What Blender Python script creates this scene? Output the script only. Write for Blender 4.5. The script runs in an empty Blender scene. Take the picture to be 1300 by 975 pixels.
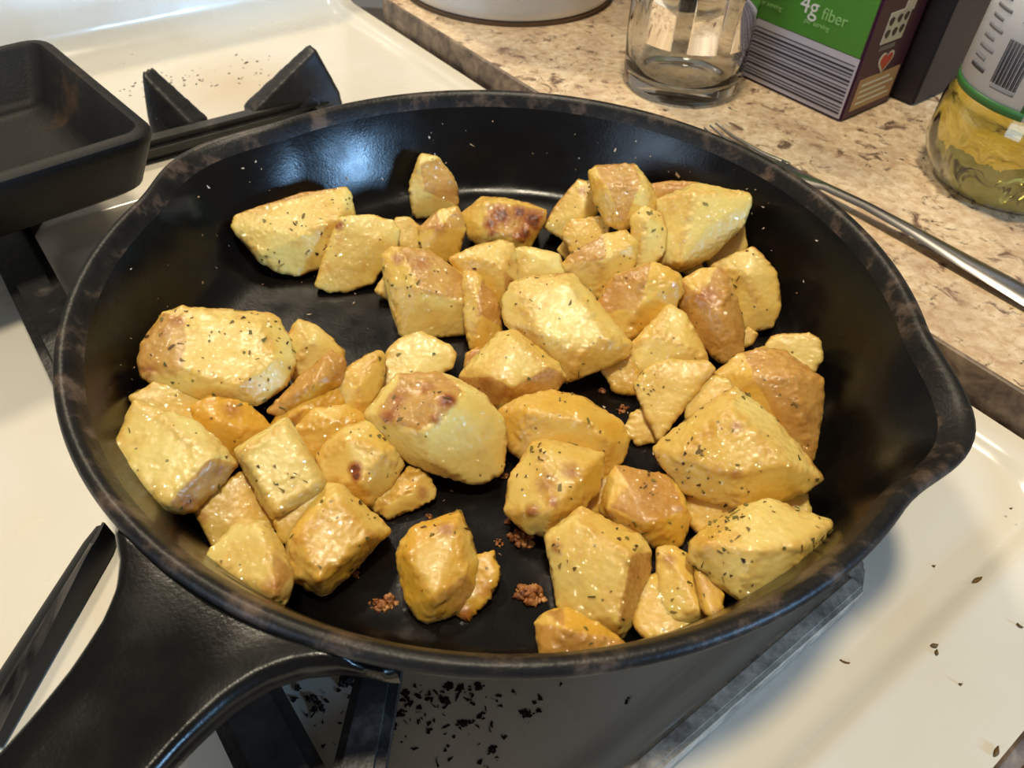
import bpy, bmesh, math, random
import numpy as np
from mathutils import Vector, Matrix, noise

# ------------------------------------------------------------------ camera
S = bpy.context.scene
COL = S.collection
F = 980.0; PITCH = math.radians(45.2); ROLL = math.radians(3.6)
CAM = Vector((0.00499, -0.22659, 0.25032))
_f = Vector((0, math.cos(PITCH), -math.sin(PITCH)))
_u0 = Vector((0, math.sin(PITCH), math.cos(PITCH))); _r0 = Vector((1, 0, 0))
_r = math.cos(ROLL) * _r0 + math.sin(ROLL) * _u0
_u = -math.sin(ROLL) * _r0 + math.cos(ROLL) * _u0
cd = bpy.data.cameras.new('camera'); cam = bpy.data.objects.new('camera', cd); COL.objects.link(cam)
cd.sensor_fit = 'HORIZONTAL'; cd.sensor_width = 36.0; cd.lens = F / 1300 * 36; cd.clip_start = 0.01
cam.matrix_world = Matrix(((_r.x, _u.x, -_f.x, CAM.x), (_r.y, _u.y, -_f.y, CAM.y), (_r.z, _u.z, -_f.z, CAM.z), (0, 0, 0, 1)))
S.camera = cam
cd.dof.use_dof = True; cd.dof.focus_distance = 0.27; cd.dof.aperture_fstop = 26.0

# ------------------------------------------------------------------ world, lights, exposure
W = bpy.data.worlds.new('world'); S.world = W; W.use_nodes = True
W.node_tree.nodes['Background'].inputs[0].default_value = (1.0, 0.92, 0.82, 1)
W.node_tree.nodes['Background'].inputs[1].default_value = 0.23
def area(name, loc, target, size, power, col, sy=None):
    l = bpy.data.lights.new(name, 'AREA'); l.energy = power; l.color = col; l.size = size
    if sy: l.shape = 'RECTANGLE'; l.size_y = sy
    else: l.shape = 'DISK'
    o = bpy.data.objects.new(name, l); COL.objects.link(o); o.location = loc
    o.rotation_euler = (Vector(target) - Vector(loc)).to_track_quat('-Z', 'Y').to_euler()
    return o
area('ceiling_lamp', (-0.04, -0.06, 2.0), (0.0, 0.0, 0), 0.24, 34, (1.0, 0.88, 0.66))
area('cabinet_lamp', (-0.70, 1.05, 1.50), (0.05, 0.05, 0), 0.20, 19, (1.0, 0.85, 0.62))
area('window_daylight', (1.78, -1.22, 0.50), (0, 0, 0.05), 0.34, 44, (0.32, 0.61, 1.0), 0.30)
area('door_daylight', (-1.9, -1.75, 0.85), (0, 0, 0.05), 1.0, 26, (0.55, 0.75, 1.0), 1.2)
S.view_settings.view_transform = 'Standard'; S.view_settings.look = 'None'
S.view_settings.exposure = -0.38; S.view_settings.gamma = 1.0; S.view_settings.use_curve_mapping = False

# ------------------------------------------------------------------ helpers
rng = random.Random(7)
TH = math.radians(39.5)
A = Vector((math.cos(TH), math.sin(TH), 0)); B = Vector((-math.sin(TH), math.cos(TH), 0))
def R(a, b, z=0.0): return A * a + B * b + Vector((0, 0, z))        # stove frame: a to its right, b to its back
def ray(px, py): return (_r * ((px - 650) / F) - _u * ((py - 487.5) / F) + _f)
def at(px, py, z):
    d = ray(px, py); return CAM + d * ((z - CAM.z) / d.z)
def pix(p):
    d = p - CAM; z = d.dot(_f); return (650 + F * d.dot(_r) / z, 487.5 - F * d.dot(_u) / z)

def finish(o, label=None, cat=None, group=None, kind=None):
    if label: o['label'] = label
    if cat: o['category'] = cat
    if group: o['group'] = group
    if kind: o['kind'] = kind
    return o
def empty(name, loc, label=None, cat=None, group=None):
    o = bpy.data.objects.new(name, None); COL.objects.link(o); o.location = loc; o.empty_display_size = 0.01
    return finish(o, label, cat, group)
def link(name, me, mat, parent=None, smooth=True):
    o = bpy.data.objects.new(name, me); COL.objects.link(o)
    if mat: me.materials.append(mat)
    if smooth: me.shade_smooth()
    if parent:
        o.parent = parent; o.matrix_parent_inverse = Matrix.Translation(-Vector(parent.location))
    return o
def mesh(name, vs, fs, mat, parent=None, smooth=True):
    me = bpy.data.meshes.new(name); me.from_pydata([tuple(v) for v in vs], [], fs); me.update()
    return link(name, me, mat, parent, smooth)
def bmobj(name, bm, mat, parent=None, smooth=True):
    bmesh.ops.recalc_face_normals(bm, faces=bm.faces)
    me = bpy.data.meshes.new(name); bm.to_mesh(me); bm.free()
    return link(name, me, mat, parent, smooth)
def bevel(bm, w, seg=2, ang=30):
    es = [e for e in bm.edges if len(e.link_faces) == 2 and e.calc_face_angle(0) > math.radians(ang)]
    bmesh.ops.bevel(bm, geom=es, offset=w, segments=seg, affect='EDGES', clamp_overlap=True)
def hullbm(pts):
    bm = bmesh.new()
    for p in pts: bm.verts.new(p)
    r = bmesh.ops.convex_hull(bm, input=bm.verts)
    junk = [g for g in r['geom_interior'] if isinstance(g, bmesh.types.BMVert)]
    if junk: bmesh.ops.delete(bm, geom=junk, context='VERTS')
    bmesh.ops.dissolve_limit(bm, angle_limit=math.radians(1.0), verts=bm.verts, edges=bm.edges)
    return bm
def hull(name, pts, mat, parent=None, bev=0.0, seg=2):
    bm = hullbm(pts)
    if bev: bevel(bm, bev, seg)
    o = bmobj(name, bm, mat, parent); autosmooth(o); return o
def autosmooth(o, ang=35):
    try:
        o.data.set_sharp_from_angle(angle=math.radians(ang))
    except Exception: pass
def rbox(name, a0, a1, b0, b1, z0, z1, mat, parent=None, bev=0.002):
    return hull(name, [R(a, b, z) for a in (a0, a1) for b in (b0, b1) for z in (z0, z1)], mat, parent, bev)
def lathe_grid(prof, n, fn=None):
    vs, fs = [], []
    for i in range(n):
        t = 2 * math.pi * i / n
        for j, (r, z) in enumerate(prof):
            if fn: r, z = fn(r, z, t)
            vs.append((r * math.cos(t), r * math.sin(t), z))
    m = len(prof)
    for i in range(n):
        k = (i + 1) % n
        for j in range(m - 1):
            fs.append((i * m + j, k * m + j, k * m + j + 1, i * m + j + 1))
    return vs, fs
def lathe(name, prof, loc, mat, parent=None, n=64, fn=None):
    vs, fs = lathe_grid(prof, n, fn)
    bm = bmesh.new(); bv = [bm.verts.new(Vector(v) + Vector(loc)) for v in vs]
    for f in fs: bm.faces.new([bv[i] for i in f])
    bmesh.ops.remove_doubles(bm, verts=bm.verts, dist=1e-6)
    o = bmobj(name, bm, mat, parent); autosmooth(o, 50); return o

def remesh(bm, vox):
    me = bpy.data.meshes.new('tmp'); bm.to_mesh(me)
    o = bpy.data.objects.new('tmp', me); COL.objects.link(o)
    md = o.modifiers.new('r', 'REMESH'); md.mode = 'VOXEL'; md.voxel_size = vox
    dg = bpy.context.evaluated_depsgraph_get(); out = bpy.data.meshes.new_from_object(o.evaluated_get(dg))
    bpy.data.objects.remove(o); bpy.data.meshes.remove(me); return out

# ------------------------------------------------------------------ materials
def lin(c):
    return tuple(((x / 255) / 12.92 if x <= 10 else ((x / 255 + 0.055) / 1.055) ** 2.4) for x in c) + (1,)
class Mat:
    def __init__(s, name, col=(128, 128, 128), rough=0.5, **k):
        s.m = bpy.data.materials.new(name); s.m.use_nodes = True; s.t = s.m.node_tree
        s.b = s.t.nodes['Principled BSDF']; s.b.inputs['Base Color'].default_value = lin(col); s.b.inputs['Roughness'].default_value = rough
        for kk, v in k.items(): s.b.inputs[kk.replace('_', ' ')].default_value = v
    def n(s, typ, **k):
        nd = s.t.nodes.new(typ)
        for kk, v in k.items(): setattr(nd, kk, v)
        return nd
    def l(s, a, b): s.t.links.new(a, b)
    def coord(s, kind='Object'):
        return s.n('ShaderNodeTexCoord').outputs[kind]
    def noise(s, scale, detail=4, rough=0.55, vec=None, dist=0.0):
        nd = s.n('ShaderNodeTexNoise'); nd.inputs['Scale'].default_value = scale; nd.inputs['Detail'].default_value = detail
        nd.inputs['Roughness'].default_value = rough; nd.inputs['Distortion'].default_value = dist
        s.l(vec or s.coord(), nd.inputs['Vector']); return nd.outputs['Fac']
    def ramp(s, fac, stops):
        nd = s.n('ShaderNodeValToRGB'); e = nd.color_ramp.elements
        while len(e) < len(stops): e.new(0.5)
        for el, (p, c) in zip(e, stops):
            el.position = p; el.color = c if len(c) == 4 else lin(c)
        s.l(fac, nd.inputs[0]); return nd.outputs[0]
    def mix(s, fac, a, b, mode='MIX'):
        nd = s.n('ShaderNodeMix', data_type='RGBA', blend_type=mode)
        for sock, v in ((nd.inputs[0], fac), (nd.inputs[6], a), (nd.inputs[7], b)):
            if isinstance(v, (int, float)): sock.default_value = v
            elif isinstance(v, tuple): sock.default_value = v if len(v) == 4 else lin(v)
            else: s.l(v, sock)
        return nd.outputs[2]
    def math(s, op, a, b=0.0, clamp=False):
        nd = s.n('ShaderNodeMath', operation=op, use_clamp=clamp)
        for i, v in enumerate((a, b)):
            if isinstance(v, (int, float)): nd.inputs[i].default_value = v
            else: s.l(v, nd.inputs[i])
        return nd.outputs[0]
    def bump(s, h, strength=0.3, dist=0.001):
        nd = s.n('ShaderNodeBump'); nd.inputs['Strength'].default_value = strength; nd.inputs['Distance'].default_value = dist
        s.l(h, nd.inputs['Height']); s.l(nd.outputs[0], s.b.inputs['Normal'])
    def set(s, name, v): s.l(v, s.b.inputs[name])
BW = lambda v: (v, v, v, 1)

def mk_iron():
    k = Mat('seasoned_cast_iron', (20, 19, 18), 0.4); k.b.inputs['Specular IOR Level'].default_value = 0.33
    big = k.noise(28, 5, 0.6); fine = k.noise(900, 3, 0.6)
    k.set('Base Color', k.ramp(big, [(0.3, (9, 8, 8)), (0.6, (15, 13, 12)), (0.8, (30, 23, 17))]))
    k.set('Roughness', k.ramp(k.noise(60, 4), [(0.3, BW(0.17)), (0.7, BW(0.31))]))
    k.bump(k.math('ADD', k.math('MULTIPLY', fine, 1.0), k.math('MULTIPLY', k.noise(250, 3), 0.6)), 0.14, 0.0004)
    return k.m
M_iron = mk_iron()
def mk_rim():
    k = Mat('worn_iron_rim', (40, 34, 30), 0.42); k.b.inputs['Specular IOR Level'].default_value = 0.35
    k.set('Base Color', k.ramp(k.noise(70, 5, 0.65), [(0.35, (14, 13, 13)), (0.52, (30, 26, 23)), (0.68, (96, 78, 64))]))
    k.bump(k.noise(500, 3), 0.3, 0.0006); return k.m
M_rim = mk_rim()
def mk_oldiron():
    k = Mat('rough_black_iron', (24, 22, 21), 0.55); k.b.inputs['Specular IOR Level'].default_value = 0.25
    k.set('Base Color', k.ramp(k.noise(22, 5, 0.6), [(0.35, (18, 17, 17)), (0.62, (30, 27, 25)), (0.8, (80, 58, 38))]))
    k.bump(k.noise(600, 3), 0.25, 0.0006); return k.m
M_oldiron = mk_oldiron()
def mk_grate():
    k = Mat('grate_enamel', (38, 36, 36), 0.42)
    k.set('Base Color', k.ramp(k.noise(60, 5, 0.65), [(0.35, (26, 25, 26)), (0.6, (44, 42, 41)), (0.78, (96, 90, 84))]))
    k.bump(k.noise(420, 3), 0.3, 0.0008); return k.m
M_grate = mk_grate()
def mk_litrail():
    k = Mat('lamplit_grey_rail', (120, 112, 104), 0.4)  # lamplight on the front rail's top is put into this pale colour
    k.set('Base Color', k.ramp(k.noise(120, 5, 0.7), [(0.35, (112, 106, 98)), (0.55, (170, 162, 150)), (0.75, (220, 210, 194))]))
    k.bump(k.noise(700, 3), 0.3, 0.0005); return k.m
M_rail = mk_litrail()
def mk_enamel():
    k = Mat('white_enamel', (236, 229, 214), 0.2)
    k.b.inputs['Coat Weight'].default_value = 0.3; k.b.inputs['Coat Roughness'].default_value = 0.08
    n = k.noise(9, 4); base = k.mix(k.ramp(n, [(0.4, BW(0)), (0.75, BW(1))]), (233, 227, 213), (225, 215, 195))
    # cooked-on brown stain in front of the back ledge
    geo = k.n('ShaderNodeNewGeometry')
    sp = R(0.035, 0.365, 0)
    vd = k.n('ShaderNodeVectorMath', operation='DISTANCE'); k.l(geo.outputs['Position'], vd.inputs[0]); vd.inputs[1].default_value = sp
    d = k.math('ADD', vd.outputs['Value'], k.math('MULTIPLY', k.noise(40, 4), 0.04))
    st = k.ramp(d, [(0.02, BW(0.55)), (0.085, BW(0))])
    base = k.mix(st, base, (206, 172, 124))
    # tiny specks of spatter
    v = k.n('ShaderNodeTexVoronoi'); v.inputs['Scale'].default_value = 95; k.l(k.coord(), v.inputs['Vector'])
    dot = k.math('LESS_THAN', v.outputs['Distance'], 0.055)
    sel = k.n('ShaderNodeSeparateColor'); k.l(v.outputs['Color'], sel.inputs[0])
    dot = k.math('MULTIPLY', dot, k.math('GREATER_THAN', sel.outputs[0], 0.93))
    base = k.mix(k.math('MULTIPLY', dot, 0.8), base, (84, 66, 50))
    k.set('Base Color', base)
    k.set('Roughness', k.ramp(k.noise(35, 5), [(0.35, BW(0.16)), (0.75, BW(0.34))]))
    k.bump(k.noise(30, 2), 0.05, 0.001)
    return k.m
M_enamel = mk_enamel()
def mk_well():
    k = Mat('stained_well_enamel', (190, 186, 180), 0.3)
    n = k.noise(26, 6, 0.65)
    k.set('Base Color', k.ramp(n, [(0.30, (112, 100, 92)), (0.46, (178, 172, 166)), (0.7, (206, 202, 196))]))
    k.bump(k.noise(200, 3), 0.15, 0.0006); return k.m
M_well = mk_well()
def mk_granite():
    k = Mat('granite_laminate', (190, 165, 135), 0.32)
    c = k.coord(); mp = k.n('ShaderNodeMapping'); mp.inputs['Scale'].default_value = (1, 1, 1); k.l(c, mp.inputs[0]); v = mp.outputs[0]
    a = k.noise(75, 8, 0.68, v, 0.6); b = k.noise(170, 5, 0.65, v, 0.4); g = k.noise(30, 3, 0.5, v)
    base = k.ramp(b, [(0.32, (196, 162, 126)), (0.5, (222, 194, 156)), (0.68, (238, 218, 186))])
    base = k.mix(k.ramp(a, [(0.36, BW(1)), (0.45, BW(0))]), base, (112, 86, 68))
    base = k.mix(k.math('MULTIPLY', k.ramp(k.noise(120, 6, 0.7, v, 0.8), [(0.33, BW(1)), (0.38, BW(0))]), 0.9), base, (62, 46, 40))
    base = k.mix(k.math('MULTIPLY', k.ramp(g, [(0.5, BW(0)), (0.72, BW(1))]), 0.45), base, (162, 128, 104))
    k.set('Base Color', base); k.bump(b, 0.03, 0.0005); return k.m
M_granite = mk_granite()
def mk_granite_edge():
    k = Mat('granite_laminate_edge', (120, 96, 78), 0.4)
    k.set('Base Color', k.ramp(k.noise(80, 7, 0.65, None, 0.5), [(0.34, (66, 52, 44)), (0.5, (112, 92, 74)), (0.68, (150, 128, 104))])); return k.m
M_gedge = mk_granite_edge()
def mk_steel():
    k = Mat('brushed_steel', (170, 165, 160), 0.27, Metallic=1.0); k.bump(k.noise(300, 3), 0.05, 0.0003); return k.m
M_steel = mk_steel()
def mk_glass(name, col, rough, ior):
    k = Mat(name, col, rough); k.b.inputs['Transmission Weight'].default_value = 1.0; k.b.inputs['IOR'].default_value = ior; return k.m
M_glass = mk_glass('clear_glass', (250, 250, 246), 0.02, 1.47)
M_pet = mk_glass('clear_plastic', (252, 252, 248), 0.03, 1.42)
def mk_oil():
    k = Mat('cooking_oil', (255, 236, 120), 0.02); k.b.inputs['Transmission Weight'].default_value = 1.0; k.b.inputs['IOR'].default_value = 1.46
    return k.m
M_oil = mk_oil()
def plain(name, col, rough=0.5, scale=80, var=0.12):
    k = Mat(name, col, rough); n = k.noise(scale, 4)
    k.set('Base Color', k.mix(k.math('MULTIPLY', n, var * 2), tuple(col), tuple(int(c * 0.6) for c in col))); return k.m
M_white = plain('white_enamel_pot', (226, 226, 222), 0.22, 12, 0.06)
M_rust = plain('base_ring', (120, 92, 66), 0.6, 60, 0.3)
M_green = plain('green_card', (74, 140, 40), 0.45, 60, 0.1)
M_purple = plain('purple_card', (74, 26, 58), 0.45, 60, 0.12)
M_lilac = plain('lilac_grey_card', (196, 190, 200), 0.5, 60, 0.06)
M_ink = plain('dark_ink', (52, 46, 50), 0.5, 60, 0.1)
M_paper = plain('white_print', (228, 228, 220), 0.5, 60, 0.05)
M_palegreen = plain('pale_green_print', (150, 196, 120), 0.5, 60, 0.05)
M_tan = plain('tan_print', (196, 160, 120), 0.5, 60, 0.08)
M_red = plain('red_print', (206, 70, 50), 0.5, 60, 0.05)
M_label = plain('white_label', (214, 214, 216), 0.42, 30, 0.05)
M_lgreen = plain('green_label_edge', (52, 112, 52), 0.4, 40, 0.08)
M_grey = plain('grey_print', (122, 120, 124), 0.5, 60, 0.05)
M_darkbrown = plain('dark_brown_card', (38, 28, 28), 0.5, 25, 0.2)
M_black = plain('black_plastic', (18, 18, 20), 0.42, 40, 0.2)
M_black.node_tree.nodes['Principled BSDF'].inputs['Specular IOR Level'].default_value = 0.25
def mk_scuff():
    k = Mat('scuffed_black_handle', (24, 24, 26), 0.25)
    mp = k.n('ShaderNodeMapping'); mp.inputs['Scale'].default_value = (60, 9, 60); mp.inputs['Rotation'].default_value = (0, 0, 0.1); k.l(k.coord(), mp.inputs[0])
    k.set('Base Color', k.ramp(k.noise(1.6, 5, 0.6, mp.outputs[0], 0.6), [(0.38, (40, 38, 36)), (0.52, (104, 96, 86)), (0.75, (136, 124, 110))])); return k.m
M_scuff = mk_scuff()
M_body = plain('stove_side', (224, 220, 208), 0.3, 10, 0.05)
M_cab = plain('cabinet_wood', (150, 110, 74), 0.5, 10, 0.2)
M_floor = plain('floor_tile', (150, 138, 124), 0.5, 5, 0.2)
M_char = plain('burnt_black', (34, 24, 20), 0.7, 300, 0.4)

def mk_potato():
    k = Mat('fried_potato', (226, 196, 110), 0.4)
    at_ = lambda nm: (lambda nd: nd.outputs['Fac'])(k.n('ShaderNodeAttribute', attribute_name=nm))
    skin, brown, tone, edge = at_('skin'), at_('brown'), at_('tone'), at_('edge')
    c = k.coord('Object')
    n1 = k.noise(110, 4, 0.6, c); n2 = k.noise(420, 4, 0.6, c); n3 = k.noise(55, 3, 0.5, c)
    t = k.math('ADD', tone, k.math('MULTIPLY', k.math('SUBTRACT', n3, 0.4), 1.1), True)
    flesh = k.mix(t, (236, 214, 130), (220, 170, 50))
    flesh = k.mix(k.math('MULTIPLY', k.math('ADD', edge, k.math('SUBTRACT', n1, 0.55), True), 0.4), flesh, (202, 148, 56))
    fry = k.ramp(n1, [(0.56, BW(0)), (0.74, BW(0.5))])
    flesh = k.mix(fry, flesh, (208, 150, 60))
    sk = k.ramp(n1, [(0.3, (176, 122, 52)), (0.5, (198, 146, 68)), (0.7, (212, 168, 92))])
    sk = k.mix(k.ramp(n2, [(0.58, BW(0)), (0.7, BW(0.55))]), sk, (140, 88, 42))
    s2 = k.math('ADD', skin, k.math('MULTIPLY', k.math('SUBTRACT', n1, 0.5), 0.9), True)
    col = k.mix(k.ramp(s2, [(0.4, BW(0)), (0.6, BW(0.9))]), flesh, sk)
    br = k.math('MULTIPLY', brown, k.math('ADD', 0.35, k.math('MULTIPLY', n2, 1.4)), True)
    col = k.mix(k.ramp(br, [(0.15, BW(0)), (0.8, BW(1))]), col, (160, 84, 28))
    col = k.mix(k.ramp(br, [(0.72, BW(0)), (1.0, BW(0.8))]), col, (92, 44, 18))
    # finest green-brown herb dust
    v = k.n('ShaderNodeTexVoronoi'); v.inputs['Scale'].default_value = 380; k.l(c, v.inputs['Vector'])
    sc = k.n('ShaderNodeSeparateColor'); k.l(v.outputs['Color'], sc.inputs[0])
    dot = k.math('MULTIPLY', k.math('LESS_THAN', v.outputs['Distance'], 0.2), k.math('GREATER_THAN', sc.outputs[0], 0.93))
    col = k.mix(k.math('MULTIPLY', dot, 0.75), col, (104, 84, 30))
    k.set('Base Color', col)
    k.set('Roughness', k.ramp(n2, [(0.35, BW(0.28)), (0.65, BW(0.5))]))
    k.b.inputs['Subsurface Weight'].default_value = 0.5; k.b.inputs['Subsurface Radius'].default_value = (1.0, 0.6, 0.2); k.b.inputs['Subsurface Scale'].default_value = 0.004
    k.b.inputs['Coat Weight'].default_value = 0.8; k.b.inputs['Coat Roughness'].default_value = 0.06
    cb = k.n('ShaderNodeBump'); cb.inputs['Strength'].default_value = 1.0; cb.inputs['Distance'].default_value = 0.0015
    k.l(k.noise(520, 0, 0.5, c), cb.inputs['Height']); k.l(cb.outputs[0], k.b.inputs['Coat Normal'])
    k.bump(k.math('ADD', k.noise(650, 0, 0.5, c), k.math('MULTIPLY', k.noise(260, 1, 0.5, c), 1.6)), 0.18, 0.0006)
    return k.m
M_potato = mk_potato()
def mk_herb():
    k = Mat('dried_herb', (80, 72, 26), 0.6)
    g = k.n('ShaderNodeNewGeometry')
    k.set('Base Color', k.ramp(g.outputs['Random Per Island'], [(0.0, (48, 30, 12)), (0.3, (104, 72, 24)), (0.65, (128, 114, 44)), (1.0, (78, 80, 30))])); return k.m
M_herb = mk_herb()
def mk_crumb():
    k = Mat('fried_crumb_crust', (150, 96, 52), 0.45)
    k.set('Base Color', k.ramp(k.noise(300, 5, 0.6), [(0.35, (84, 40, 18)), (0.52, (160, 98, 48)), (0.7, (206, 156, 96))])); k.bump(k.noise(700, 3), 0.5, 0.001); return k.m
M_crumb = mk_crumb()
def mk_spec():
    k = Mat('pale_specks', (200, 180, 150), 0.4)
    g = k.n('ShaderNodeNewGeometry')
    k.set('Base Color', k.ramp(g.outputs['Random Per Island'], [(0.0, (120, 84, 60)), (0.5, (190, 160, 120)), (1.0, (220, 212, 200))])); return k.m
M_speck = mk_spec()

# ------------------------------------------------------------------ room and stove
fl = mesh('floor', [(-3, -3, -0.91), (3, -3, -0.91), (3, 3, -0.91), (-3, 3, -0.91)], [(0, 1, 2, 3)], M_floor); finish(fl, kind='structure')

A0, A1, B0, B1 = -0.60, 0.178, -0.207, 0.50
stove = empty('stove', R((A0 + A1) / 2, 0.15, -0.91), 'white enamel gas stove with a ledge rising along its back', 'stove')
def sstep(x, a, b):
    t = min(1, max(0, (x - a) / (b - a))); return t * t * (3 - 2 * t)
WELL = (-0.138, 0.052, -0.136, 0.255)
def rrect(a, b, r):       # signed distance to a rounded rectangle (negative inside)
    a0, a1, b0, b1 = r; rad = 0.03
    ca, cb = (a0 + a1) / 2, (b0 + b1) / 2
    qa = abs(a - ca) - (a1 - a0) / 2 + rad; qb = abs(b - cb) - (b1 - b0) / 2 + rad
    return math.hypot(max(qa, 0), max(qb, 0)) + min(max(qa, qb), 0) - rad
DECK = (-0.56, 0.163, -0.168, 0.60)
def topz(a, b):
    d = rrect(a, b, DECK)
    z = 0.0050 * sstep(d, -0.0035, 0.0045)
    z -= 0.010 * sstep(-rrect(a, b, WELL), 0.0, 0.012)
    return z
def axis(lo, hi, dense, step=0.012, fine=0.0025):
    xs = [lo]; x = lo
    while x < hi - 1e-9:
        s = fine if any(abs(x - d) < 0.017 for d in dense) else step
        x = min(hi, x + s); xs.append(x)
    return xs
xa = axis(A0, A1, (WELL[0] + .005, WELL[1] - .005, 0.163, 0.14), 0.008)
xb = axis(B0, 0.45, (WELL[2] + .005, WELL[3] - .005, -0.168, -0.145), 0.008)
vs = []; na, nb = len(xa), len(xb)
for a in xa:
    for b in xb: vs.append(R(a, b, topz(a, b)))
fs = [(i * nb + j, (i + 1) * nb + j, (i + 1) * nb + j + 1, i * nb + j + 1) for i in range(na - 1) for j in range(nb - 1)]
mesh('cooktop', vs, fs, M_enamel, stove)
# back ledge sweeping up from the cooktop
prof = [(0.45, None)] + [(0.45 + 0.022 * math.sin(t), 0.022 - 0.022 * math.cos(t)) for t in [math.radians(x) for x in range(10, 81, 10)]] + [(0.474, 0.03), (0.486, 0.10), (0.492, 0.108), (0.505, 0.110)]
vs = []; 
for a in xa:
    for (b, z) in prof: vs.append(R(a, b, topz(a, 0.45) + (z or 0)))
m = len(prof)
fs = [(i * m + j, (i + 1) * m + j, (i + 1) * m + j + 1, i * m + j + 1) for i in range(na - 1) for j in range(m - 1)]
mesh('backguard', vs, fs, M_enamel, stove)
rbox('oven_body', A0, A1, B0 + 0.004, B1, -0.90, -0.022, M_body, stove, 0.004)
hull('front_lip', [R(a, b, z) for a in (A0, A1) for b, z in ((B0, 0.0046), (B0 - 0.006, 0.001), (B0 - 0.006, -0.02), (B0 + 0.004, -0.02), (B0 + 0.004, 0.0040))], M_gedge, stove, 0.0015)
# burner under the skillet
lathe('burner_head', [(0.0, -0.008), (0.036, -0.008), (0.036, 0.002), (0.03, 0.006), (0.03, 0.010), (0.026, 0.013), (0, 0.014)], R(-0.04, -0.01, 0), M_oldiron, stove, 48)

# ------------------------------------------------------------------ grate
grate = empty('stove_grate', R(-0.04, 0.07, 0), 'black cast grate with upright triangular prongs under the round skillet', 'grate')
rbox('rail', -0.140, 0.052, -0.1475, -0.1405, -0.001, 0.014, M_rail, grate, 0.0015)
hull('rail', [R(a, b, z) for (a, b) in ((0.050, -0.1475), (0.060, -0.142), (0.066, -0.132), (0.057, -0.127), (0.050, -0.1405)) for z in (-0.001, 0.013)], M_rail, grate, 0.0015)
rbox('rail', 0.055, 0.066, -0.128, 0.29, 0.0005, 0.011, M_grate, grate, 0.003)
rbox('rail', -0.150, 0.075, 0.289, 0.305, 0.0005, 0.013, M_grate, grate, 0.004)
rbox('rail', -0.149, -0.128, -0.147, 0.300, -0.002, 0.020, M_grate, grate, 0.004)
def bar(p0, p1, w0, w1, z0, h, mat, parent, name='finger', bev=0.003):
    p0, p1 = Vector(p0), Vector(p1); d = (p1 - p0); d.z = 0; d.normalize(); s = Vector((-d.y, d.x, 0))
    pts = []
    for p, w in ((p0, w0), (p1, w1)):
        for sg in (-1, 1):
            pts += [p + s * sg * w / 2, p + s * sg * w / 2 - Vector((0, 0, h))]
    return hull(name, pts, mat, parent, bev)
bar(R(-0.14, -0.118, 0.016), R(-0.060, -0.030, 0.0285), 0.016, 0.011, 0, 0.012, M_grate, grate)
bar(R(0.055, -0.118, 0.012), R(-0.018, -0.032, 0.0285), 0.012, 0.010, 0, 0.012, M_grate, grate)
bar(R(-0.135, 0.11, 0.014), R(-0.062, 0.03, 0.0285), 0.012, 0.010, 0, 0.012, M_grate, grate)
bar(R(0.058, 0.10, 0.010), R(-0.016, 0.03, 0.0285), 0.012, 0.010, 0, 0.010, M_grate, grate)
rbox('crossbar', -0.135, 0.06, 0.112, 0.124, 0.0, 0.013, M_grate, grate, 0.003)
bar(R(-0.140, 0.29, 0.014), R(-0.105, 0.25, 0.0415), 0.012, 0.010, 0, 0.020, M_grate, grate)
bar(R(-0.140, 0.24, 0.014), R(-0.115, 0.235, 0.0415), 0.012, 0.010, 0, 0.020, M_grate, grate)
def prong(pk, lo, base, th):
    pk, lo, base = (Vector(p) for p in (pk, lo, base))
    d = (lo - pk); d.z = 0; d.normalize(); s = Vector((-d.y, d.x, 0))
    pts = []
    for p, w in ((pk, th * 0.62), (pk + (lo - pk) * 0.06, th * 0.7), (lo, th * 0.95), (Vector((lo.x, lo.y, 0.001)), th), (base, th * 1.35), (Vector((base.x, base.y, 0.012)), th * 1.2)):
        pts += [p + s * w / 2, p - s * w / 2]
    me = remesh(hullbm(pts), 0.0012); bm = bmesh.new(); bm.from_mesh(me)
    for _ in range(7): bmesh.ops.smooth_vert(bm, verts=bm.verts, factor=0.5, use_axis_x=True, use_axis_y=True, use_axis_z=True)
    bm.normal_update()
    for v in bm.verts: v.co += v.normal * 0.0008
    bmobj('prong', bm, M_grate, grate)
    # hollow web under the sloping ridge: a lower boss on the viewer's side
    c = (pk + lo + base) / 3; side = s if s.dot(CAM - c) > 0 else -s
    bs = []
    for p in (c + (pk - c) * 0.15, lo * 0.55 + base * 0.45, base * 0.8 + lo * 0.2):
        q = Vector((p.x, p.y, p.z)); bs += [q + side * th * 0.25, q + side * th * 0.85 - Vector((0, 0, 0.003)), Vector((q.x, q.y, 0.001)) + side * th * 0.95]
    hull('web', bs, M_grate, grate, 0.002)
prong(R(0.071, 0.306, 0.041), R(0.020, 0.303, 0.013), R(0.080, 0.300, 0.001), 0.0135)
prong(R(-0.029, 0.330, 0.039), R(-0.012, 0.303, 0.012), R(-0.032, 0.322, 0.001), 0.0145)

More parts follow.
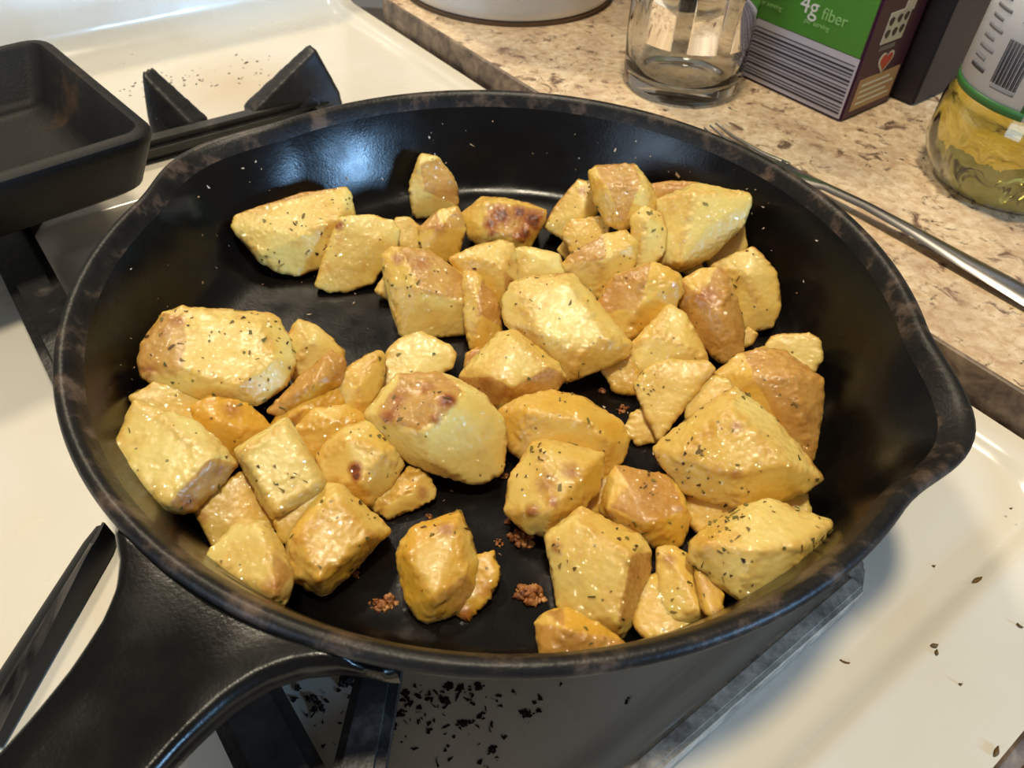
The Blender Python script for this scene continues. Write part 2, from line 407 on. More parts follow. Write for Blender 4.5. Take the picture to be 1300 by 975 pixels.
# ------------------------------------------------------------------ square pan on the back of the grate
zb = 0.042
sq = empty('square_pan', R(-0.19, 0.25, zb), 'black square cast iron pan with a greasy brown patch, on the back burner', 'pan')
def sqring(inset, z, rad=0.012, nseg=5):
    # corner order: front-right, back-right, back-left, front-left
    fr, br = Vector((-0.064, 0.181)), Vector((-0.079, 0.318)); w = 0.225
    e = (br - fr).normalized(); n = Vector((-e.y, e.x))
    bl, fl_ = br + n * w, fr + n * w
    cs = [fr, br, bl, fl_]; cen = (fr + bl) / 2; out = []
    for i, c in enumerate(cs):
        p, q = cs[i - 1], cs[(i + 1) % 4]
        d1, d2 = (p - c).normalized(), (q - c).normalized()
        cc = c + d1 * (inset + rad) + d2 * (inset + rad)
        for k in range(nseg + 1):
            t = k / nseg * math.pi / 2
            v = cc - d2 * rad * math.cos(t) - d1 * rad * math.sin(t) if False else cc - (d2 * math.cos(t) + d1 * math.sin(t)) * rad
            out.append(R(v.x, v.y, z))
    return out
rings = [sqring(0.012, zb), sqring(0.008, zb + 0.003), sqring(0.001, zb + 0.024), sqring(0.0, zb + 0.027), sqring(0.0, zb + 0.030), sqring(0.0015, zb + 0.0313, 0.011), sqring(0.0055, zb + 0.0315, 0.008), sqring(0.0070, zb + 0.030, 0.007), sqring(0.016, zb + 0.0085, 0.007), sqring(0.020, zb + 0.0055, 0.006), sqring(0.028, zb + 0.0045, 0.005)]
bm = bmesh.new(); vr = [[bm.verts.new(p) for p in r] for r in rings]; n = len(rings[0])
for i in range(len(vr) - 1):
    for j in range(n):
        k = (j + 1) % n; bm.faces.new((vr[i][j], vr[i][k], vr[i + 1][k], vr[i + 1][j]))
bm.faces.new(vr[0][::-1]); bm.faces.new(vr[-1])
o = bmobj('pan_body', bm, M_oldiron, sq); autosmooth(o, 40)
def patch(cx, cy, z, r, n, seed):
    q = random.Random(seed); vs = [R(cx, cy, z + 0.0006)]
    for i in range(n):
        t = 2 * math.pi * i / n; rr = r * q.uniform(0.6, 1.3); vs.append(R(cx + rr * math.cos(t) * 1.6, cy + rr * math.sin(t), z))
    return vs, [(0, 1 + i, 1 + (i + 1) % n) for i in range(n)]

# ------------------------------------------------------------------ round skillet
PZ = 0.030
HA = math.radians(-115.5)
skillet = empty('skillet', (0, 0, PZ), 'round black cast iron skillet full of fried potato chunks, with pour spouts', 'skillet')
prof = [(0, 0), (0.06, 0), (0.110, 0), (0.120, 0.0015), (0.127, 0.006), (0.136, 0.026), (0.1435, 0.0415), (0.1475, 0.0435), (0.1497, 0.0455), (0.1503, 0.0478), (0.1494, 0.0496), (0.1478, 0.0502), (0.1462, 0.0497), (0.1450, 0.0482), (0.1425, 0.044), (0.138, 0.034), (0.1335, 0.022), (0.130, 0.013), (0.1265, 0.0085), (0.122, 0.0062), (0.115, 0.0052), (0.09, 0.005), (0.05, 0.005), (0.02, 0.005), (0, 0.005)]
def spout(r, z, t):
    w = 0
    for c in (math.radians(-22.5), math.radians(152)):
        d = (t - c + math.pi) % (2 * math.pi) - math.pi
        w = max(w, math.cos(min(1, abs(d) / math.radians(17)) * math.pi / 2) ** 2)
    k = w * max(0, (z - 0.006) / 0.044) ** 1.5
    if r < 0.1: k = 0
    return r + 0.0125 * k, z - 0.0028 * k
vs, fsk = lathe_grid(prof, 240, spout)
bm = bmesh.new(); bv = [bm.verts.new(Vector(v) + Vector((0, 0, PZ))) for v in vs]
mp_ = len(prof)
for f in fsk:
    try:
        fc = bm.faces.new([bv[i] for i in f]); j = f[0] % mp_
        fc.material_index = 1 if 6 <= j <= 13 else 0
    except ValueError: pass
bmesh.ops.remove_doubles(bm, verts=bm.verts, dist=1e-6)
o = bmobj('skillet_body', bm, M_iron, skillet); o.data.materials.append(M_rim)
# handle: flared root, narrowing to a bar with a hanging hole
hw = [(0.1390, 0.0465), (0.1445, 0.0400), (0.148, 0.0355), (0.152, 0.0295), (0.158, 0.0240), (0.166, 0.0200), (0.178, 0.0172), (0.195, 0.0160), (0.22, 0.0165), (0.25, 0.018), (0.272, 0.0185), (0.285, 0.0150), (0.291, 0.007)]
ud = Vector((math.cos(HA), math.sin(HA), 0)); vd = Vector((-ud.y, ud.x, 0))
bm = bmesh.new()
def hsec(s, w):
    zt = PZ + 0.0478 - 0.003 * sstep(s, 0.15, 0.2) - 0.010 * (1 - sstep(s, 0.138, 0.1475)); th = 0.013
    out = []
    for (l, z) in ((-1, -0.55), (-0.985, -0.2), (-0.93, -0.03), (-0.84, 0.0), (-0.5, -0.05), (0, -0.09), (0.5, -0.05), (0.84, 0.0), (0.93, -0.03), (0.985, -0.2), (1, -0.55), (0.8, -0.95), (0.4, -1), (-0.4, -1), (-0.8, -0.95)):
        out.append(bm.verts.new(ud * s + vd * (l * w) + Vector((0, 0, zt + z * th))))
    return out
# refine stations with smooth interpolation
st = []
for i in range(len(hw) - 1):
    for k in range(4):
        t = k / 4; st.append((hw[i][0] * (1 - t) + hw[i + 1][0] * t, hw[i][1] * (1 - t) + hw[i + 1][1] * t))
st.append(hw[-1])
for _ in range(3):
    st = [st[0]] + [(st[i][0], (st[i - 1][1] + 2 * st[i][1] + st[i + 1][1]) / 4) for i in range(1, len(st) - 1)] + [st[-1]]
secs = [hsec(s, w) for s, w in st]
for i in range(len(secs) - 1):
    n = len(secs[i])
    for j in range(n):
        k = (j + 1) % n; bm.faces.new((secs[i][j], secs[i][k], secs[i + 1][k], secs[i + 1][j]))
bm.faces.new(secs[0][::-1]); bm.faces.new(secs[-1])
h = bmobj('handle', bm, M_iron, skillet); autosmooth(h, 60)

# ------------------------------------------------------------------ counter and what stands on it
CZ = 0.022; CA = 0.182
cab = empty('base_cabinet', R(0.5, 0.1, -0.91), 'wooden base cabinet under the granite patterned countertop', 'cabinet')
rbox('cabinet_body', CA + 0.02, 0.80, -0.55, 0.40, -0.91, CZ - 0.0385, M_cab, cab, 0.002)
rbox('door', CA + 0.008, CA + 0.021, -0.53, -0.22, -0.80, -0.08, M_cab, cab, 0.002)
pts2 = []
cr = 0.035; Bend = 0.435
poly = [(CA, -0.60)] + [(CA + cr - cr * math.cos(t), Bend - cr + cr * math.sin(t)) for t in [math.radians(x) for x in range(0, 91, 10)]] + [(0.85, Bend), (0.85, -0.60)]
bm = bmesh.new()
def ringat(ins, z):
    out = []
    for i, (a, b) in enumerate(poly):
        aa = a + ins * (1 if a < 0.8 else 0); bb = b - ins * (1 if b > Bend - cr else 0); out.append(bm.verts.new(R(aa, bb, z)))
    return out
rg = [ringat(0.003, CZ - 0.038), ringat(0.0, CZ - 0.036), ringat(0, CZ - 0.0022), ringat(0.0006, CZ - 0.0008), ringat(0.0022, CZ)]
n = len(poly)
for i in range(len(rg) - 1):
    for j in range(n):
        k = (j + 1) % n; fc = bm.faces.new((rg[i][j], rg[i][k], rg[i + 1][k], rg[i + 1][j])); fc.material_index = 1
bm.faces.new(rg[0][::-1]); bm.faces.new(rg[-1])
ct = bmobj('countertop', bm, M_granite); ct.data.materials.append(M_gedge); autosmooth(ct, 40)
finish(ct, 'brown speckled granite patterned countertop with a rounded corner, beside the stove', 'countertop')

# white pot
pot = empty('white_pot', (-0.020, 0.474, CZ), 'large round white enamel pot standing on the counter corner', 'pot')
lathe('pot_body', [(0, 0.002), (0.084, 0.002), (0.0885, 0.005), (0.091, 0.012), (0.094, 0.14), (0.096, 0.142), (0.096, 0.145), (0.093, 0.145), (0.0905, 0.14), (0.0875, 0.014), (0.083, 0.007), (0, 0.006)], pot.location, M_white, pot, 96)
lathe('base_ring', [(0.080, 0.0), (0.0875, 0.0), (0.0885, 0.0012), (0.0882, 0.0035), (0.080, 0.003), (0.080, 0.0)], pot.location, M_rust, pot, 96)

# glass jar
JL = Vector((0.108, 0.304, CZ))
jar = empty('glass_jar', JL, 'empty clear glass jar with ribbed sides on the counter beside the carton', 'jar')
def ribs(r, z, t):
    if r > 0.034 and 0.020 < z < 0.125:
        k = min(1, (z - 0.020) / 0.012, (0.125 - z) / 0.012); r = r + 0.0007 * k * math.cos(10 * t)
    return r, z
outp = [(0, 0.0020), (0.028, 0.0016), (0.034, 0.0), (0.0375, 0.0012), (0.0396, 0.0050), (0.0402, 0.012), (0.0405, 0.020), (0.0408, 0.032), (0.041, 0.06), (0.041, 0.09), (0.041, 0.113), (0.0405, 0.125), (0.037, 0.136), (0.034, 0.142), (0.034, 0.156), (0.0325, 0.158), (0.031, 0.156), (0.031, 0.142), (0.034, 0.135), (0.0375, 0.124), (0.0378, 0.113), (0.0378, 0.09), (0.0378, 0.06), (0.0376, 0.032), (0.037, 0.020), (0.0355, 0.013), (0.031, 0.0085), (0.024, 0.0075), (0, 0.0085)]
lathe('jar_body', outp, JL, M_glass, jar, 120, ribs)
def jarpatch(name, t0, t1, z0, z1, r):
    n = 14; vs = []; fs = []
    for rr in (r, r + 0.0009):
        for i in range(n + 1):
            t = t0 + (t1 - t0) * i / n
            for z in (z0, z1): vs.append(JL + Vector((rr * math.cos(t), rr * math.sin(t), z)))
    N = 2 * (n + 1)
    for i in range(n):
        a = 2 * i
        fs += [(a, a + 2, a + 3, a + 1), (N + a, N + a + 1, N + a + 3, N + a + 2), (a, N + a, N + a + 2, a + 2), (a + 1, a + 3, N + a + 3, N + a + 1)]
    fs += [(0, 1, N + 1, N), (N - 2, 2 * N - 2, 2 * N - 1, N - 1)]
    return mesh(name, vs, fs, M_glass, jar)
for i in range(3):
    t = math.radians(-140 + 40 * i); jarpatch('raised_panel', t, t + math.radians(26), 0.036, 0.105, 0.0408)

# carton -------------------------------------------------------------
BC = Vector((0.208, 0.259, CZ)); fa = math.radians(131); 
fd = Vector((math.cos(fa), math.sin(fa), 0)); sd = Vector((-math.sin(fa), math.cos(fa), 0)) * -1      # front face runs along fd, side face along sd
if sd.y < 0: sd = -sd
UP = Vector((0, 0, 1))
carton = empty('carton', BC, 'green and purple food carton with a grey striped panel and a red heart', 'carton')
BW_, BD, BH = 0.094, 0.056, 0.19
o = hull('carton_body', [BC + fd * x + sd * y + UP * z for x in (0, BW_) for y in (0, BD) for z in (0.0002, BH)], M_purple, carton, 0.0012)
fn = -sd; sn = -fd
def panel(name, org, ex, ey, nrm, x0, x1, y0, y1, mat, parent, th=0.0003, off=0.0001, skew=0.0):
    vs = []
    for k in (off, off + th):
        for (x, y) in ((x0, y0), (x1, y0), (x1 + skew, y1), (x0 + skew, y1)): vs.append(org + ex * x + ey * y + nrm * k)
    return mesh(name, vs, [(3, 2, 1, 0), (4, 5, 6, 7), (0, 1, 5, 4), (1, 2, 6, 5), (2, 3, 7, 6), (3, 0, 4, 7)], mat, parent, False)
panel('green_panel', BC, fd, UP, fn, 0.002, BW_ - 0.001, 0.0410, BH, M_green, carton)
lp = panel('striped_panel', BC, fd, UP, fn, 0.0015, 0.0925, 0.002, 0.0405, M_lilac, carton)
y = 0.0045; i = 0
while y < 0.037:
    t = (0.0013, 0.0006, 0.0008, 0.0014, 0.0005, 0.0010)[i % 6]
    panel('stripe', BC, fd, UP, fn, 0.003, 0.091, y, y + t, M_ink, lp, 0.0002, 0.0004); y += t + (0.0011, 0.0013, 0.0019, 0.0012, 0.0016)[i % 5]; i += 1
def text(name, body, org, ex, ey, nrm, size, mat, parent):
    cu = bpy.data.curves.new(name, 'FONT'); cu.body = body; cu.size = size; cu.extrude = 0.00015; cu.align_x = 'LEFT'
    t = bpy.data.objects.new(name, cu); COL.objects.link(t)
    me = bpy.data.meshes.new_from_object(t.evaluated_get(bpy.context.evaluated_depsgraph_get())); bpy.data.objects.remove(t)
    mw = Matrix(((ex.x, ey.x, nrm.x, org.x), (ex.y, ey.y, nrm.y, org.y), (ex.z, ey.z, nrm.z, org.z), (0, 0, 0, 1)))
    me.transform(mw); return link(name, me, mat, parent, False)
gx = -fd
text('lettering', '4g', BC + fd * 0.053 + UP * 0.0545 + fn * 0.0006, gx, UP, fn, 0.0150, M_paper, carton)
text('lettering', 'fiber', BC + fd * 0.036 + UP * 0.0545 + fn * 0.0006, gx, UP, fn, 0.0100, M_palegreen, carton)
text('lettering', 'per serving', BC + fd * 0.047 + UP * 0.0490 + fn * 0.0006, gx, UP, fn, 0.0042, M_palegreen, carton)
text('lettering', 'fats', BC + fd * 0.082 + UP * 0.0560 + fn * 0.0006, gx, UP, fn, 0.0090, M_palegreen, carton)
text('lettering', 'per serving', BC + fd * 0.084 + UP * 0.0500 + fn * 0.0006, gx, UP, fn, 0.0042, M_palegreen, carton)
tanp = panel('tan_note', BC, sd, UP, sn, 0.006, 0.052, 0.006, 0.0265, M_tan, carton)
for k in range(4): panel('print_line', BC, sd, UP, sn, 0.010, 0.048 - 0.006 * (k % 2), 0.0095 + 0.004 * k, 0.0107 + 0.004 * k, M_paper, tanp, 0.0002, 0.0004)
hv = []
def heart(sc, dy):
    out = []
    for i in range(28):
        t = 2 * math.pi * i / 28
        out.append((0.029 + sc * 16 * math.sin(t) ** 3, dy + sc * (13 * math.cos(t) - 5 * math.cos(2 * t) - 2 * math.cos(3 * t) - math.cos(4 * t))))
    return out
def flat(name, pts, org, ex, ey, nrm, off, mat, parent):
    n = len(pts); vs = [org + ex * x + ey * y_ + nrm * k for k in (off, off + 0.0002) for (x, y_) in pts]
    fs = [tuple(range(n))[::-1], tuple(range(n, 2 * n))] + [(i, (i + 1) % n, n + (i + 1) % n, n + i) for i in range(n)]
    return mesh(name, vs, fs, mat, parent, False)
h0 = flat('heart_outline', heart(0.00052, 0.034), BC, sd, UP, sn, 0.0002, M_paper, carton)
flat('heart', heart(0.00040, 0.0342), BC, sd, UP, sn, 0.0005, M_red, h0)
bp = panel('icon_panel', BC, sd, UP, sn, 0.014, 0.038, 0.047, 0.066, M_paper, carton)
panel('icon_panel_tab', BC, sd, UP, sn, 0.029, 0.040, 0.064, 0.073, M_paper, carton)
for gx_, gy in ((0.018, 0.053), (0.026, 0.053), (0.0335, 0.0535), (0.018, 0.0605), (0.0265, 0.061), (0.034, 0.061)):
    flat('cup_icon', [(gx_ + 0.0029 * math.cos(t) * (1 if math.sin(t) > 0 else 0.75), gy + 0.0027 * math.sin(t)) for t in [math.radians(30 * q) for q in range(12)]], BC, sd, UP, sn, 0.0004, M_ink, bp)
panel('icon_caption', BC, sd, UP, sn, 0.0155, 0.033, 0.0425, 0.0455, M_grey, carton)

# darker cartons / appliance further back
o = hull('dark_carton', [Vector((0.262, 0.287, CZ + 0.0002)) + sd * x + fd * y_ + UP * z for x in (0.004, 0.075) for y_ in (0.0, 0.08) for z in (0, 0.2)], M_darkbrown, None, 0.0015)
finish(o, 'dark brown plain carton standing between the purple carton and the oil bottle', 'carton')
app = empty('black_canister', (0.122, 0.480, CZ), 'black canister standing between the white pot and the glass jar', 'canister')
lathe('canister_body', [(0, 0), (0.038, 0), (0.041, 0.003), (0.041, 0.10), (0.039, 0.104), (0, 0.104)], app.location, M_black, app, 48)
lathe('lid', [(0, 0.104), (0.042, 0.104), (0.042, 0.118), (0.036, 0.121), (0.010, 0.122), (0.009, 0.132), (0, 0.133)], app.location, M_black, app, 48)

# oil bottle -----------------------------------------------------------
OL = Vector((0.289, 0.196, CZ))
bottle = empty('oil_bottle', OL, 'clear plastic bottle of yellow cooking oil with a white label', 'bottle')
def waves(r, z, t):
    if r > 0.02 and 0.004 < z < 0.036:
        k = math.sin((z - 0.004) / 0.032 * math.pi); r += k * (0.0016 * math.sin(9 * t + 40 * z) + 0.0008 * math.sin(17 * t - 120 * z))
    return r, z
bo = [(0, 0.006), (0.02, 0.003), (0.034, 0.0), (0.040, 0.001), (0.0445, 0.006), (0.0475, 0.013), (0.0495, 0.021), (0.0508, 0.030), (0.0512, 0.040), (0.0500, 0.046), (0.0478, 0.051), (0.0475, 0.060), (0.0475, 0.14), (0.045, 0.155), (0.034, 0.185), (0.019, 0.205), (0.0145, 0.212), (0.0145, 0.228)]
bi = [(r - 0.0009 if r > 0.001 else 0, z + (0.001 if r < 0.04 else 0)) for (r, z) in bo][::-1]
lathe('bottle_shell', bo + bi, OL, M_pet, bottle, 120, waves)
oi = [(r - 0.0012 if r > 0.001 else 0, z + 0.0013) for (r, z) in bo if z < 0.15] + [(0.0438, 0.153), (0, 0.153)]
lathe('oil', oi, OL, M_oil, bottle, 120, waves)
lathe('cap', [(0, 0.228), (0.0165, 0.228), (0.0165, 0.246), (0.015, 0.248), (0, 0.248)], OL, M_lgreen, bottle, 32)
def wrap(name, t0, t1, zf0, zf1, r, mat, parent, n=48):
    vs = []; fs = []
    for i in range(n + 1):
        u = i / n; t = math.radians(t0 + (t1 - t0) * u)
        for rr in (r, r + 0.00025):
            for z in (zf0(u), zf1(u)): vs.append(OL + Vector((rr * math.cos(t), rr * math.sin(t), z)))
    for i in range(n):
        a = 4 * i; c = a + 4
        fs += [(a, a + 1, c + 1, c), (a + 2, c + 2, c + 3, a + 3), (a, c, c + 2, a + 2), (a + 1, a + 3, c + 3, c + 1)]
    fs += [(0, 2, 3, 1), (4 * n, 4 * n + 1, 4 * n + 3, 4 * n + 2)]
    return mesh(name, vs, fs, mat, parent)
K = lambda v: (lambda u: v)
lab = wrap('label', 150, 390, K(0.053), K(0.138), 0.0478, M_label, bottle, 90)
wrap('label_border', 150, 229, K(0.053), K(0.0575), 0.04815, M_lgreen, lab)
wrap('label_border', 226, 230, K(0.0573), K(0.138), 0.04815, M_lgreen, lab, 6)
for i in range(15):
    t = 200 + i * 1.25; wrap('barcode_bar', t, t + (0.5, 0.8, 0.35, 0.9)[i % 4], K(0.065), K(0.0865), 0.04815, M_ink, lab, 2)
wrap('barcode_digits', 201, 218, K(0.0625), K(0.0638), 0.04815, M_grey, lab, 10)
for j in range(7):
    wrap('print_line', 203, 222 - 3 * (j % 3 == 2), K(0.095 + 0.004 * j), K(0.0975 + 0.004 * j), 0.04815, M_grey, lab, 10)
for j in range(9):
    wrap('print_line', 176, 192 - 4 * (j % 2), K(0.066 + 0.005 * j), K(0.0676 + 0.005 * j), 0.04815, M_grey if j else M_ink, lab, 10)

# fork -------------------------------------------------------------------
fork = empty('fork', at(1080, 258, CZ), 'stainless steel fork lying on the granite counter behind the skillet', 'fork')
p0 = at(900, 166, CZ + 0.004); p1 = at(1345, 396, CZ + 0.004)
d = (p1 - p0); L = Vector((d.x, d.y, 0)).length; dx = Vector((d.x, d.y, 0)).normalized(); dy = Vector((-dx.y, dx.x, 0))
def strip(name, sts, parent, mat):
    bm = bmesh.new(); sec = []
    for (s, lat, w, z, th) in sts:
        c = Vector((p0.x, p0.y, CZ)) + dx * s + dy * lat + UP * z
        ring = []
        for (l, k) in ((-1, 0.1), (-0.7, 0.7), (0, 1), (0.7, 0.7), (1, 0.1), (0.7, -0.2), (0, -0.1), (-0.7, -0.2)):
            ring.append(bm.verts.new(c + dy * (l * w / 2) + UP * (k * th)))
        sec.append(ring)
    for i in range(len(sec) - 1):
        for j in range(8):
            k = (j + 1) % 8; bm.faces.new((sec[i][j], sec[i][k], sec[i + 1][k], sec[i + 1][j]))
    bm.faces.new(sec[0][::-1]); bm.faces.new(sec[-1])
    o = bmobj(name, bm, mat, parent); autosmooth(o, 60); return o
strip('fork_handle', [(0.050, 0, 0.022, 0.0030, 0.0018), (0.060, 0, 0.021, 0.0022, 0.0022), (0.072, 0, 0.012, 0.004, 0.003), (0.085, 0, 0.0065, 0.0055, 0.003), (0.11, 0, 0.0065, 0.0065, 0.003), (0.14, 0, 0.009, 0.0058, 0.003), (0.17, 0, 0.013, 0.0042, 0.003), (0.20, 0, 0.0165, 0.0030, 0.0034), (0.225, 0, 0.0175, 0.0012, 0.003), (0.235, 0, 0.012, 0.0010, 0.0025)], fork, M_steel)
for i in range(4):
    lt = -0.0088 + i * 0.00587
    strip('tine', [(-0.002, lt * 0.92, 0.0012, 0.0055, 0.0012), (0.012, lt, 0.0026, 0.0022, 0.0018), (0.035, lt, 0.0036, 0.0012, 0.002), (0.054, lt, 0.0042, 0.0026, 0.0019)], fork, M_steel)

# utensil handle lying left of the skillet handle ---------------------------
ut = empty('utensil_handle', at(60, 790, 0.004), 'scuffed glossy black utensil handle lying on the white stove beside the skillet handle', 'utensil')
q0, q1 = at(-25, 928, 0.006), at(128, 680, 0.006)
dq = (q1 - q0); Lq = dq.length; dqx = dq.normalized(); dqy = Vector((dqx.y, -dqx.x, 0))
bm = bmesh.new(); sec = []
for i in range(13):
    u = i / 12; w = (0.0048 + 0.0014 * (1 - u)) * (1 if u < 0.97 else 0.8); c = q0.lerp(q1, u * 1.06 - 0.03); c.z = 0.0
    sec.append([bm.verts.new(c + dqy * (l * w) + UP * z) for (l, z) in ((-1, 0.002), (-0.92, 0.0062), (-0.5, 0.0085), (0.1, 0.0098), (0.4, 0.0120), (0.62, 0.0118), (0.95, 0.005), (1, 0.001), (0, 0.0003))])
for i in range(12):
    for j in range(9):
        k = (j + 1) % 9; bm.faces.new((sec[i][j], sec[i][k], sec[i + 1][k], sec[i + 1][j]))
bm.faces.new(sec[0][::-1]); bm.faces.new(sec[-1])
o = bmobj('grip', bm, M_black, ut); autosmooth(o, 30)
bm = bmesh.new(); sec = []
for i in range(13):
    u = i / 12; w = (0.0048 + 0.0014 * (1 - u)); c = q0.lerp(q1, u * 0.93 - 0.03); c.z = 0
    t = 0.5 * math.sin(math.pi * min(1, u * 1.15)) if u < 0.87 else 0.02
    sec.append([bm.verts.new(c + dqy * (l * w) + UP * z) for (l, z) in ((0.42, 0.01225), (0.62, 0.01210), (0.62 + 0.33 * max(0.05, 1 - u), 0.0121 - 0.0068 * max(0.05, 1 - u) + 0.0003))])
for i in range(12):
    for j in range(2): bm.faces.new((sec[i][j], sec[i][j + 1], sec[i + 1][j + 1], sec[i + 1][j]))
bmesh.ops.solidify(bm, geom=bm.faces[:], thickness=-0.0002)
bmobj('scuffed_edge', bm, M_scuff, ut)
#POTATOES
# ------------------------------------------------------------------ potatoes
FLOOR = PZ + 0.005
def inner_r(z):
    h = z - PZ
    tab = [(0.005, 0.119), (0.0052, 0.1265), (0.013, 0.130), (0.022, 0.1335), (0.034, 0.138), (0.044, 0.1425), (0.05, 0.1455), (0.2, 0.1455)]
    if h <= tab[0][0]: return tab[0][1]
    for (h0, r0), (h1, r1) in zip(tab, tab[1:]):
        if h <= h1: return r0 + (r1 - r0) * (h - h0) / (h1 - h0)
    return 0.1455
def inside(p, m=0.0012): return p.z >= FLOOR + 0.0004 and math.hypot(p.x, p.y) <= inner_r(p.z) - m
def fit_in(v, r_, m, toward=0.006, away=0.012):       # slide a point along its line of sight by the least amount that puts it inside the pan
    if inside(v, m): return v
    for g in range(1, 50):
        for s in (-1, 1):
            if g * 0.0008 > (toward if s < 0 else away): continue
            w = v + r_ * (s * g * 0.0008)
            if inside(w, m): return w
    return v if toward == 0.006 else v - r_ * toward
def inpoly(x, y, poly):
    c = False
    for i in range(len(poly)):
        (x0, y0), (x1, y1) = poly[i - 1], poly[i]
        if (y0 > y) != (y1 > y) and x < (x1 - x0) * (y - y0) / (y1 - y0) + x0: c = not c
    return c
VOX = 0.00064
def flakes(name, spots, mat, parent, seed, lo, hi, elong=2.4, lift=0.0001):
    q = random.Random(seed); vs = []; fs = []
    for (p, nrm) in spots:
        s = q.uniform(lo, hi) * (1.5 if q.random() < 0.12 else 1)
        t = nrm.orthogonal().normalized(); t.rotate(Matrix.Rotation(q.uniform(0, 6.28), 3, nrm)); b_ = nrm.cross(t)
        el = q.uniform(1, elong); n = q.choice((4, 5, 5, 6)); b0 = len(vs); th = 0.00022
        ang = sorted(q.uniform(0, 6.28) for _ in range(n)); rr = [q.uniform(0.7, 1.2) for _ in range(n)]
        tw = q.uniform(-0.25, 0.25)
        for k in (0, 1):
            for a_, r_ in zip(ang, rr):
                u = s * el * r_ * math.cos(a_) * 0.5; w = s * r_ * math.sin(a_) * 0.5
                vs.append(p + t * u + b_ * w + nrm * (lift + k * th + u * tw))
        fs += [tuple(range(b0, b0 + n))[::-1], tuple(range(b0 + n, b0 + 2 * n))]
        fs += [(b0 + i, b0 + (i + 1) % n, b0 + n + (i + 1) % n, b0 + n + i) for i in range(n)]
    o = mesh(name, vs, fs, mat, parent, False); o['kind'] = 'stuff'; return o
PCOUNT = 0; PBOXES = []
def potato(label, out, inn=(), zb=1.0, th=None, up=0.25, lat=0.0, skin=(), brown=(), tone=0.35, herb=1.0, bulge=1.0, name='potato_chunk', rough=1.0):
    global PCOUNT; PCOUNT += 1; idx = PCOUNT
    q = random.Random(idx * 31 + 5)
    cx = sum(o[0] for o in out) / len(out); cy = sum(o[1] for o in out) / len(out)
    ar = abs(sum(out[i - 1][0] * out[i][1] - out[i][0] * out[i - 1][1] for i in range(len(out)))) / 2
    out = [(p[0] + 2.2 * (p[0] - cx) / math.hypot(p[0] - cx, p[1] - cy), p[1] + 2.2 * (p[1] - cy) / math.hypot(p[0] - cx, p[1] - cy)) + tuple(p[2:]) for p in out]
    rc = ray(cx, cy).normalized()
    n = (-rc * (1 - up) + UP * up + Vector((1, 0, 0)) * lat).normalized()
    pts = list(out) + list(inn)
    rays = [ray(p[0], p[1]).normalized() for p in pts]
    ks = [rc.dot(n) / r_.dot(n) for r_ in rays]
    wmin = min(k * r_.z for k, r_ in zip(ks[:len(out)], rays))
    offs = [(p[2] if len(p) > 2 else 0) * 0.001 for p in pts]
    best = None
    for dz in sorted([x * 0.5 for x in range(-40, 25)], key=abs):      # settle the chunk at the nearest height where it clears floor and wall
        z_ = zb + dz
        if z_ < 0.4: continue
        tt = (FLOOR + z_ * 0.001 - CAM.z) / wmin
        vv = [CAM + r_ * (k * tt) - r_ * o_ for o_, k, r_ in zip(offs, ks, rays)]
        bad = sum(max(0, math.hypot(v.x, v.y) - inner_r(v.z) + 0.0006) for v in vv) + 0.00012 * abs(dz)
        if best is None or bad < best[0] - 1e-9: best = (bad, tt, vv, dz)
    t, vis = best[1], best[2]
    size = math.sqrt(ar) * t / F
    thick = th * 0.001 if th else 0.72 * size
    if not inn and bulge:   # soft crown so that a cut face is never dead flat
        for _ in range(2):
            i = q.randrange(len(out)); x = cx * 0.6 + out[i][0] * 0.4; y = cy * 0.6 + out[i][1] * 0.4; r_ = ray(x, y).normalized(); k = rc.dot(n) / r_.dot(n)
            vis.append(CAM + r_ * (k * t - q.uniform(0.02, 0.07) * size * bulge))
    back = []
    for p in out:
        for sh, dp in ((0.93, 0.5), (0.72, 1.0)):
            x, y = cx + (p[0] - cx) * sh, cy + (p[1] - cy) * sh; r_ = ray(x, y).normalized(); k = rc.dot(n) / r_.dot(n)
            dd_ = thick * dp * q.uniform(0.85, 1.1); v = fit_in(CAM + r_ * (k * t + dd_), r_, 0.0012, dd_ - 0.0006, 0.0)
            back.append(v)
    vis2 = []
    for v in vis:
        v = fit_in(v, (v - CAM).normalized(), 0.0006)
        vis2.append(v)
    bm = bmesh.new()
    for p in vis2 + back: bm.verts.new(p)
    r = bmesh.ops.convex_hull(bm, input=bm.verts)
    junk = list({g for g in r['geom_interior'] + r['geom_unused'] if isinstance(g, bmesh.types.BMVert)})
    if junk: bmesh.ops.delete(bm, geom=junk, context='VERTS')
    bmesh.ops.recalc_face_normals(bm, faces=bm.faces)
    bm2 = bm.copy()
    bmesh.ops.dissolve_limit(bm2, angle_limit=math.radians(13), verts=bm2.verts, edges=bm2.edges)
    bm2.normal_update()
    planes = []; sk = []; tf = []
    for f in bm2.faces:
        c = f.calc_center_median(); planes.append((f.normal.x, f.normal.y, f.normal.z, f.normal.dot(c)))
        isk = 0.0; tf.append(tone + q.uniform(-0.22, 0.3))
        if f.normal.dot(CAM - c) > 0:
            pl = [pix(v.co) for v in f.verts]
            if any(inpoly(sx, sy, pl) for sx, sy in skin): isk = 1.0
        elif q.random() < 0.35: isk = 1.0
        sk.append(isk)
    bm2.free()
    me = remesh(bm, VOX if size > 0.016 else VOX * 0.8); bm.free()
    bm = bmesh.new(); bm.from_mesh(me); bpy.data.meshes.remove(me)
    for _ in range(5): bmesh.ops.smooth_vert(bm, verts=bm.verts, factor=0.5, use_axis_x=True, use_axis_y=True, use_axis_z=True)
    bm.normal_update()
    co = np.array([v.co[:] for v in bm.verts]); pn = np.array(planes)
    d = co @ pn[:, :3].T - pn[:, 3]
